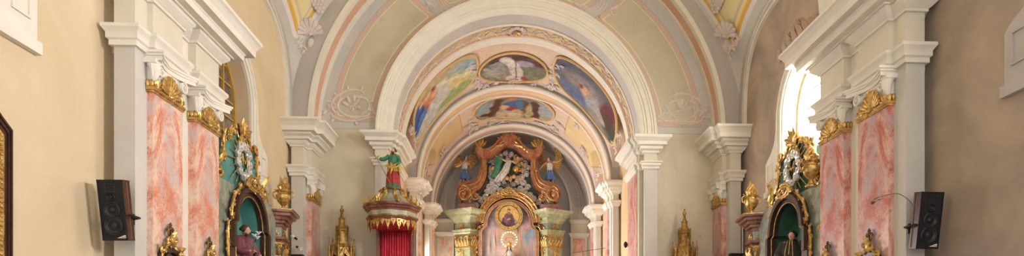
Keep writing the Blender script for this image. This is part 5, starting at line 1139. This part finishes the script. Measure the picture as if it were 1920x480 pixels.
# ================================================================== STATION CREST FRAMES ON THE MARBLE PILASTERS
def station(x, y, z, sgn, label, k=1.12):
    r = thing('cross_crested_picture', label, 'picture', (x, y, z), 0, 'small framed pictures on the pier pilasters'); T = lambda a, b, c: (x+sgn*c*k, y+a*k, z+b*k)
    out = [(.27, -.9), (.27, -.16), (.22, -.08), (.1, -.02), (0, 0)]; out = [(-a, b) for a, b in out]+[(a, b) for a, b in reversed(out[:-1])]
    inn = [(a*.74, (b+.45)*.84-.47) for a, b in out]
    f = MB(T); f.strip(inn, out, 0, .06); f.strip([(a*.97, b*.99-.005) for a, b in inn], [(a*1.12, b*1.0-.0) for a, b in inn], .0, .085); f.prism([(-.27, -.9), (.27, -.9), (.27, -.82), (-.27, -.82)], 0, .06); f.build('frame', M['framewood'], r)
    lay = [('e', .5, .35, .2, .3, 0, (150, 70, 50), .4), ('e', .62, .8, .12, .1, .4, (206, 96, 50), .3), ('e', .35, .75, .25, .15, 0, (90, 100, 110), .6)]
    panel_paint('picture', lambda u, v: T(u, v, .02), inn, lay, lambda u, v: (70, 74, 80), r, 10, 40)
    g = MB(T); P0 = [(-.3, -.5), (-.28, -.2), (-.16, -.04), (0, .02), (.16, -.04), (.28, -.2), (.3, -.5)]
    rocaille(g, P0, .12, 51, .07, 1.2); g.ell((0, .07, .06), (.075, .08, .035), n=14, m=8)
    for s in (-1, 1): spiral(g, s*.08, .07, .07, 0, 1.3, .022, .07, sgn=s); petal(g, s*.06, .14, pi/2-s*.6, .12, .06, .05); spiral(g, s*.25, -.1, .07, 0, 1.3, .025, .07, sgn=-s); petal(g, s*.2, -.06, pi/2-s*1.1, .14, .07, .06)
    for i in range(5): petal(g, 0, .08, pi/2+(i-2)*.55, .11, .05, .06)
    g.build('gilded_crest', M['gold'], r)
    c = MB(T); c.prism([(-.014, .12), (.014, .12), (.014, .29), (-.014, .29)], .03, .055); c.prism([(-.05, .225), (.05, .225), (.05, .25), (-.05, .25)], .03, .055)
    for (a, b) in ((-.055, .237), (.055, .237), (0, .30)): 
        for (da, db) in ((.016, 0), (-.016, 0), (0, .018), (0, -.018)): c.ell((a+da, b+db, .042), (.02, .02, .016), n=8, m=5)
    c.ell((0, .237, .05), (.03, .03, .02), n=8, m=5); c.build('cross', M['bronze'], r)
station(-5.53, 10.33, 1.44, 1, 'gold crested picture with small cross on the salmon pilaster nearest the loudspeaker')
station(-5.53, 11.66, 1.42, 1, 'gold crested picture with small cross on the salmon pilaster nearest the teal niche')
station(R2(-5.53), 10.38, 1.45, -1, 'gold crested picture with small cross on the rose pilaster below the cable')
station(R2(-5.53), 11.76, 1.44, -1, 'gold crested picture with small cross on the rose pilaster beside the friar altar')

# ================================================================== LARGE FRAMED PAINTING ON THE CREAM WALL
fp = thing('framed_painting', 'dark wooden framed painting with gilded inner border at the edge of the cream wall', 'picture', (XL, 6.86, 1.0)); T = lambda a, b, c: (XL+c, 6.86+a, b)
def fo(g):
    L = [(.98-g, -1.2+g), (.98-g, 2.5-g), (.82-g, 2.62-g), (.72-g*.8, 2.72-g), (.5, 2.84-g), (0, 2.98-g)]; return [(-a, b) for a, b in L][:0]+L+[(-a, b) for a, b in reversed(L[:-1])]+[L[0]]
m = MB(T); m.strip(fo(.0), fo(.05), 0, .05); m.strip(fo(.0), fo(.02), 0, .065); m.strip(fo(.05), fo(.085), 0, .035); m.build('frame', M['framewood'], fp)
m = MB(T); m.strip(fo(.085), fo(.2), 0, .03); 
for k in range(60): m.ell((.98-.13, -1.0+3.4*k/59, .03), (.028, .022, .018), n=6, m=4)
m.build('gilded_border', M['gold'], fp)
panel_paint('canvas', lambda u, v: T(u, v, .015), fo(.19)[:-1], [('e', .5, .5, .3, .3, 0, (150, 110, 80), .8)], lambda x, y: (86, 66, 52), fp, 10, 60)

# ================================================================== SMALL FITTINGS
def spot(p, d, label):
    r = thing('spotlight', label, 'lamp', p, 0, 'small spotlights on the grey pilaster'); d = Vector(d).normalized(); p = Vector(p)
    m = MB(); m.tube([p-d*.02, p+d*.07], [.03, .036], 12); m.build('lamp_housing', M['black'], r); m = MB(); m.tube([p+d*.07, p+d*.17], [.036, .05], 14); m.build('reflector', M['white'], r)
    m = MB(); m.tube([p, (p.x, 17.5, p.z+.03)], .012, 6); m.build('bracket', M['white'], r)
a = at(556, 448, 17.3); spot(a, (-.8, -.5, .6), 'upper white spotlight on the grey pilaster left of the narrow salmon pilaster')
a = at(557, 463, 17.3); spot(a, (.8, -.4, -.35), 'lower white spotlight on the grey pilaster left of the narrow salmon pilaster')
def monitor(px0, px1, Y, zt, label):
    a = at(px0, 478, Y); b = at(px1, 478, Y); m = MB(); x0, x1 = a[0], b[0]; r = thing('small_loudspeaker', label, 'loudspeaker', ((x0+x1)/2, Y, zt-.5))
    m.prism([(x0, zt-.5), (x1, zt-.5), (x1, zt), (x0, zt)], Y, Y+.2); m.V = [(v[0], v[2], v[1]) for v in m.V]; m.build('cabinet', M['black'], r, smooth=0)
    m = MB(); m.box(x0-.02, x1+.02, Y-.02, Y+.2, zt-.01, zt+.02); m.build('cabinet_lid', M['rubber'], r, smooth=0)
monitor(546, 565, 17.28, at(546, 478, 17.28)[2], 'black loudspeaker top below the two white spotlights')
monitor(1371, 1393, 17.28, at(1371, 476, 17.28)[2], 'black loudspeaker top at the foot of the grey pilaster by the dark altar')
p = at(1391.5, 412, 17.5); m = MB(); m.tube([(p[0], 17.47, p[2]), (p[0], 17.47, FLOOR)], .022, 8); tag(m.build('cable_conduit', M['white']), 'white vertical conduit beside the grey pilaster left of the dark altar', 'pipe')
p = atX(1173, 458, 4.0); r = thing('wall_lamp', 'tiny black lamp on the ochre chancel wall between rose pilasters', 'lamp', p); m = MB(); m.lathe([(.01, .09), (.05, .06), (.07, -.02), (.04, -.1), (.01, -.12)], p, 12); m.build('lamp_shade', M['black'], r)
m = MB(); m.tube([p, (4.2, p[1], p[2]+.02)], .012, 6); m.build('bracket', M['black'], r)
a = at(1075, 474, 26); b = atX(1136, 465, CX+4.1); m = MB(); m.tube([a, b], .012, 5); tag(m.build('stay_wire', M['wire']), 'thin wire running to the right chancel wall in front of the altar', 'wire')
p = at(749, 459, 18.3); r = thing('microphone', 'tiny dark fitting on the pilaster at the right edge of the red curtain', 'lamp', p); m = MB(); m.ell((p[0]+.05, p[1]-.02, p[2]), (.04, .05, .05)); m.tube([(p[0]+.05, p[1], p[2]), (p[0]+.05, 18.4, p[2])], .015, 6); m.build('head', M['black'], r)

# ================================================================== FRESCOES ON THE CHANCEL VAULTS
def fresco(name, label, outline, layers, base, R_=3.87, border=.045):
    """outline in (angle from the crown, distance Y); lies on the barrel of the vault"""
    S = lambda d: (lambda a, y: (CX+(R_-d)*sin(a), y, ZC+(R_-d)*cos(a)))
    c = (sum(p[0] for p in outline)/len(outline), sum(p[1] for p in outline)/len(outline)); r = thing('ceiling_fresco', label, 'fresco', S(.02)(*c), 0, None)
    panel_paint('painted_scene', S(.02), outline, layers, base, r, rings=56, secs=140)
    g = MB(); P = [S(.03)(*p) for p in outline]; g.tube(P+[P[0], P[1]], border, 6); g.build('gilded_border', M['orng'], r)
    return r
def ov(cx, cy, rx, ry, n=48, e=1.0): return [(cx+rx*math.copysign(abs(cos(2*pi*i/n))**e, cos(2*pi*i/n)), cy+ry*math.copysign(abs(sin(2*pi*i/n))**e, sin(2*pi*i/n))) for i in range(n)]
fresco('c', 'oval fresco of white robed figures at the crown of the chancel vault', ov(-.02, 23.0 -.35, .335, 1.22),
       [('e', .5, .7, .5, .3, 0, (132, 130, 110), .7), ('e', .75, .55, .25, .2, .2, (120, 118, 96), .6), ('s', (.15, .12), (.95, .32), .06, (92, 62, 58), .5), ('s', (.2, .25), (.7, .1), .05, (76, 58, 58), .5), ('e', .2, .6, .16, .14, .6, (154, 150, 138), .5), ('s', (.1, .45), (.3, .8), .05, (170, 168, 152), .5),
        ('s', (.34, .78), (.28, .4), .07, (150, 152, 150), .3), ('e', .3, .35, .14, .09, 0, (142, 146, 148), .3), ('e', .34, .74, .03, .07, 0, (176, 120, 96), .3), ('e', .64, .35, .16, .1, 0, (162, 156, 168), .35),
        ('s', (.6, .9), (.5, .4), .09, (204, 196, 190), .25), ('s', (.5, .4), (.38, .2), .08, (216, 210, 204), .25), ('e', .46, .86, .07, .09, .4, (208, 190, 176), .3), ('s', (.55, .98), (.53, .3), .009, (150, 100, 60), .4), ('e', .67, .88, .05, .09, 0, (150, 70, 62), .35), ('e', .54, .96, .03, .05, 0, (206, 160, 130), .3)],
       grad((96, 72, 64), (110, 96, 84), (124, 116, 98), (112, 104, 90)))
LO = [(-.37, 21.15), (-.36, 22.0), (-.42, 22.9), (-.50, 23.35), (-.56, 23.5), (-.62, 23.6), (-.8, 23.75), (-1.0, 23.7), (-1.13, 23.45), (-1.22, 23.2), (-1.28, 22.7), (-1.24, 22.0), (-1.15, 21.3), (-1.0, 20.95), (-.7, 20.85), (-.45, 20.9)]
LO = [(p.x, p.y) for p in crom([(*p, 0) for p in LO+[LO[0]]], 4)][:-1]
# in u: 0 = low haunch (-1.28), 1 = towards crown; v: 0 near, 1 far
fresco('l', 'fresco of a kneeling blue and pink robed figure gazing up at a dove', LO,
       [('e', .6, .6, .3, .3, 0, (196, 206, 206), .8), ('e', .9, .5, .2, .4, 0, (150, 180, 196), .8), ('e', .75, .55, .22, .22, 0, (214, 200, 140), .6), ('e', .72, .8, .25, .13, -.3, (160, 178, 120), .5), ('e', .55, .55, .12, .2, 0, (206, 206, 204), .7), ('s', (.92, .5), (.5, .25), .03, (226, 224, 196), 1.0),
        ('e', .14, .18, .14, .16, 0, (196, 156, 96), .5), ('e', .36, .32, .11, .17, -.3, (206, 138, 112), .3), ('e', .30, .42, .06, .12, -.4, (196, 110, 96), .4), ('e', .15, .42, .15, .26, .2, (66, 104, 176), .25), ('e', .22, .52, .10, .10, 0, (90, 130, 190), .4), ('s', (.05, .5), (.28, .36), .03, (44, 80, 160), .5), ('s', (.46, .38), (.38, .3), .04, (222, 176, 140), .3), ('e', .475, .27, .035, .06, 0, (206, 150, 112), .3), ('e', .46, .22, .03, .04, 0, (130, 90, 60), .4), ('s', (.40, .22), (.26, .24), .035, (220, 186, 150), .4), ('e', .93, .5, .02, .05, 0, (84, 80, 90), .3), ('s', (.9, .46), (.96, .54), .012, (240, 240, 236), .3)],
       grad((196, 176, 130), (190, 196, 190), (196, 202, 196)))
RO = [(-a, y) for a, y in LO]
fresco('r', 'dark fresco of an embracing pair in pale robes at the right of the chancel vault', RO,
       [('e', .3, .6, .3, .3, 0, (124, 126, 140), .8), ('e', .2, .3, .2, .3, 0, (84, 88, 108), .7), ('e', .35, .4, .25, .2, .3, (140, 132, 126), .8), ('e', .3, .75, .2, .14, .3, (96, 108, 138), .5), ('e', .55, .6, .14, .2, .4, (156, 156, 164), .4), ('e', .38, .5, .06, .1, 0, (196, 150, 126), .3), ('e', .33, .45, .03, .05, 0, (140, 70, 48), .3), ('e', .45, .48, .05, .07, 0, (190, 150, 130), .4), ('e', .75, .4, .12, .3, .2, (104, 52, 54), .5), ('e', .8, .6, .14, .2, 0, (84, 62, 46), .6), ('e', .93, .6, .08, .2, 0, (60, 76, 52), .5), ('s', (.5, .55), (.7, .75), .07, (170, 160, 156), .4), ('e', .6, .85, .14, .1, .3, (150, 140, 128), .6)],
       grad((92, 92, 104), (116, 110, 108), (110, 112, 122)))
I2 = [(0, 28.05), (.12, 28.0), (.2, 27.8), (.24, 27.5), (.34, 27.5), (.42, 27.2), (.46, 26.6), (.44, 25.9), (.3, 25.4), (.1, 25.3)]; I2 = I2+[(-a, b) for a, b in reversed(I2)]
fresco('i', 'inner fresco of blue and crimson robed figures between dark rocks above the altar', [(p.x, p.y) for p in crom([(*p, 0) for p in I2+[I2[0]]], 4)][:-1],
       [('e', .12, .3, .12, .25, 0, (150, 168, 170), .7), ('e', .9, .35, .12, .25, 0, (160, 168, 170), .7), ('s', (.32, .9-.75), (.22, .75), .055, (96, 62, 44), .3), ('s', (.22, .7), (.12, .62), .05, (84, 56, 42), .4), ('s', (.62, .2), (.62, .85), .05, (104, 74, 52), .3), ('s', (.75, .2), (.78, .8), .05, (84, 58, 42), .3), ('e', .69, .6, .05, .3, 0, (176, 158, 112), .5), ('e', .5, .35, .12, .16, .2, (70, 96, 142), .3), ('s', (.55, .2), (.58, .5), .04, (84, 120, 150), .3), ('e', .47, .52, .08, .09, 0, (168, 64, 76), .3), ('e', .38, .45, .06, .08, 0, (206, 164, 130), .4), ('e', .45, .8, .2, .15, 0, (198, 182, 150), .6), ('e', .55, .65, .06, .08, 0, (186, 170, 130), .5), ('e', .4, .85, .03, .05, 0, (190, 120, 100), .4), ('e', .47, .16, .05, .05, 0, (190, 130, 100), .4)],
       grad((120, 118, 110), (164, 156, 138), (178, 168, 142)), border=.05)

# ================================================================== STUCCO / PAINTED SCROLLWORK
def orn(label, T, fn, mat='ornw', name='scroll_ornament', loc=None, group=None):
    r = thing(name, label, 'ornament', loc or T(0, 0, 0), 0, group); m = MB(T); fn(m); m.build('scrollwork', M[mat], r); return r
EWT = lambda px, py: (lambda P: (lambda a, b, c: (P[0]+a, 18.598-c, P[2]+b)))(at(px, py, 18.6))
orn('scroll cartouche in the corner of the east wall above the left pier cap', EWT(661, 196), lambda m: cartouche(m, 0, 0, 1.6, 1.05, .0, .045, 1))
orn('scroll cartouche in the corner of the east wall above the right pier cap', EWT(1281, 202), lambda m: cartouche(m, 0, 0, 1.6, 1.05, .0, .045, -1))
for (px, py, s, l) in ((838, 18, 1, 'left'), (1120, 22, -1, 'right')):
    def f(m, s=s):
        for k in range(4): curve(m, [(s*(-.35+.1*k), .9), (s*(-.3+.1*k), .3), (s*(-.02+.08*k), -.02+.03*k), (s*(.5-.02*k), .02+.08*k)], .03, .015)
        spiral(m, s*-.5, .02, .13, 0, 1.3, .03, 0, sgn=s); petal(m, s*-.4, .1, pi/2+s*1.2, .25, .1); petal(m, s*.5, .15, pi/2-s*1.2, .22, .1); petal(m, s*-.1, -.05, -pi/2, .18, .1)
    orn('leafy scroll on top of the chancel arch, %s side' % l, EWT(px, py), f)
def topf(m):
    for i in range(15): spiral(m, (i-7)*.28, -.012*(i-7)**2, .13, i, 1.2, .025, 0, sgn=(-1)**i); petal(m, (i-7)*.28, .04-.012*(i-7)**2, pi/2+(-1)**i*.6, .2, .08)
orn('row of leafy scrolls along the crown of the chancel arch', EWT(962, 4), topf)
# shells in the corners of the nave vault
def vault_pt(px, py):
    best = None
    for i in range(400):
        Y = 14.5+3.3*i/400; P = at(px, py, Y); g = 2.75*max(0, 1-abs((Y-14.96)/2.86)**3)**(1/3); x = P[0]-EX; h2 = (6.53**2-x*x)*(6.1/6.53)**2
        if h2 < 0: continue
        z = Z0+sqrt(h2+g*g); d = abs(z-P[2])
        if best is None or d < best[0]: best = (d, P)
    return best[1]
def surf(x, y):
    g = 2.75*max(0, 1-abs((y-14.96)/2.86)**3)**(1/3); h2 = max(0, 6.53**2-(x-EX)**2)*(6.1/6.53)**2; return Vector((x, y, Z0+sqrt(h2+g*g)))
for s, (px, py) in ((-1, (580, 62)), (1, (1362, 66))):
    P = Vector(vault_pt(px, py)); e = .03
    pa = Vector(vault_pt(px+4, py)); pb = Vector(vault_pt(px, py-4)); u = (pa-P).normalized(); v_ = (pb-P); v_ = (v_-u*v_.dot(u)).normalized(); w_ = u.cross(v_)
    if w_.dot(P) > 0: w_ = -w_
    T = frame(P+w_*.06, u, v_, w_)
    def f(m):
        shell(m, 0, -.02, .42, 8, .0, 1.45)
        for q in (-1, 1):
            curve(m, [(q*.35, .05), (q*.42, -.2), (q*.2, -.38), (q*.12, -.62), (q*.05, -.9)], .035, .015); spiral(m, q*.34, -.14, .14, 0, 1.2, .03, 0, sgn=q); spiral(m, q*.12, -.5, .1, 0, 1.2, .025, 0, sgn=-q)
            for k in range(6): petal(m, q*(.3-.045*k), -.2-.12*k, -pi/2+q*(1.1-.1*k), .17-.012*k, .08)
        m.ell((0, -.3, 0), (.12, .17, .05), n=10, m=6); curve(m, [(0, -.5), (0, -.8), (0, -1.05)], .05, .01)
    orn('painted shell with leafy drop in the vault corner above the %s wall' % ('cream' if s < 0 else 'ochre'), T, f, name='shell_ornament', loc=tuple(P))
    P = Vector(vault_pt(px+s*-17 if s > 0 else px+16, 3)); T = frame(P+w_*.06, u, v_, w_)
    def f2(m):
        for j in range(4):
            for i in range(5-j): m.ell(((i-(4-j)/2)*.1, -.085*j, 0), (.055, .055, .04), n=8, m=5)
        for q in (-1, 1): petal(m, 0, .1, pi/2+q*1.1, .3, .16)
    orn('painted bunch of grapes on the yellow vault field, %s corner' % ('left' if s < 0 else 'right'), T, f2, name='grape_ornament', loc=tuple(P))
# scroll frieze under the chancel arch soffit and over the inner vaults
def ring_orn(name, label, R_, y, w, a0, a1, n, mat, seed):
    r = thing(name, label, 'ornament', (CX, y, ZC+R_), 0); m = MB(); rnd = random.Random(seed)
    for i in range(n):
        a = a0+(a1-a0)*i/(n-1); T = frame((CX+R_*sin(a), y, ZC+R_*cos(a)), (cos(a), 0, -sin(a)), (0, 1, 0), (-sin(a), 0, -cos(a))); m.T = T; sg = (-1)**i
        spiral(m, 0, sg*w*.14, w*.2, rnd.uniform(0, 6), 1.3, w*.035, 0, sgn=sg); petal(m, w*.1, -sg*w*.1, -sg*.9, w*.4, w*.13); petal(m, -w*.15, -sg*w*.05, pi+sg*.7, w*.36, w*.12); petal(m, .05*w, sg*w*.3, sg*.5, w*.25, w*.1)
    m.T = None; m.build('scrollwork', M[mat], r); return r
ring_orn('scroll_frieze', 'lilac scroll frieze winding along the soffit of the chancel arch', 3.76, 19.65, .52, -1.45, 1.45, 41, 'ornw', 5)
def soff_c(m):
    cartouche(m, 0, 0, .9, .5, 0, .03); petal(m, 0, -.1, pi/2, .25, .2, .02)
r = orn('gold centred rosette at the crown of the chancel arch soffit', frame((CX, 19.65, ZC+3.74), (1, 0, 0), (0, 1, 0), (0, 0, -1)), lambda m: (shell(m, .0, 0, .3, 6, 0, 1.4, 0), shell(m, 0, 0, .3, 6, 0, 1.4, pi)), name='rosette')
m = MB(frame((CX, 19.65, ZC+3.70), (1, 0, 0), (0, 1, 0), (0, 0, -1))); 
for q in range(4): petal(m, 0, 0, q*pi/2, .2, .14, .02)
m.build('gilded_centre', M['gold'], r)
def vault_scrolls(label, spots, w, seed):
    r = thing('vault_scrollwork', label, 'ornament', (CX, spots[0][1], ZC+3.85), 0); rnd = random.Random(seed)
    for (a, y, k) in spots:
        for sg_ in (-1, 1):
            aa = a*sg_; m = MB(frame((CX+3.85*sin(aa), y, ZC+3.85*cos(aa)), (cos(aa), 0, -sin(aa)), (0, 1, 0), (-sin(aa), 0, -cos(aa))))
            for j in range(int(6*k)):
                ca, cb = rnd.uniform(-.5, .5)*w*k*.6, rnd.uniform(-.5, .5)*w*k; spiral(m, ca, cb, .1*k+.04, rnd.uniform(0, 6), 1.2, .022, 0, sgn=rnd.choice((-1, 1))); petal(m, ca, cb, rnd.uniform(0, 6.3), .22, .08); petal(m, ca, cb, rnd.uniform(0, 6.3), .2, .07)
            m.build('scroll_cluster', M['ornw'], r)
    return r
vault_scrolls('pale scrollwork filling the vault between the three outer frescoes', [(.38, 23.5, 1.1), (.4, 22.6, .8), (.34, 23.85, 1.0), (.40, 21.7, .7), (.17, 23.9, .7), (1.32, 22.6, 1.0), (1.3, 21.7, .8), (.0, 23.9, .6)], .8, 4)
vault_scrolls('pale scrollwork beside and beyond the inner fresco over the altar', [(.55, 27.2, 1.0), (.5, 28.0, 1.0), (.3, 28.15, .9), (.1, 28.25, .7), (.95, 27.6, 1.0), (1.25, 27.0, 1.0), (1.3, 25.8, 1.0), (.75, 25.6, .8)], .8, 6)
for s in (-1, 1):
    P = at(826 if s < 0 else 1086, 365 if s < 0 else 372, 31.25)
    orn('painted shell scroll on the apse arch %s of the altar' % ('left' if s < 0 else 'right'), frame(P, (1, 0, 0), (0, 0, 1), (0, -1, 0)), lambda m: (shell(m, 0, 0, .22, 6), cartouche(m, 0, -.15, .4, .6, 0, .02)), name='shell_ornament')
def wleaf(m):
    for i in range(7): petal(m, -.9+.3*i, -.1, pi/2+(i-3)*.15, .45-.04*abs(i-3), .2); spiral(m, -.9+.3*i, .02, .12, 0, 1.2, .03, 0, sgn=(-1)**i)
    shell(m, 0, .1, .4, 8)
orn('stucco shell and leaves above the window behind the long cornice on the right nave wall', frame((XR-.03, 14.3, 6.95), (0, -1, 0), (0, 0, 1), (-1, 0, 0)), wleaf, 'orntan')
orn('stucco leaves above the window behind the long cornice on the cream wall', frame((XL+.03, 13.9, 6.7), (0, 1, 0), (0, 0, 1), (1, 0, 0)), wleaf)
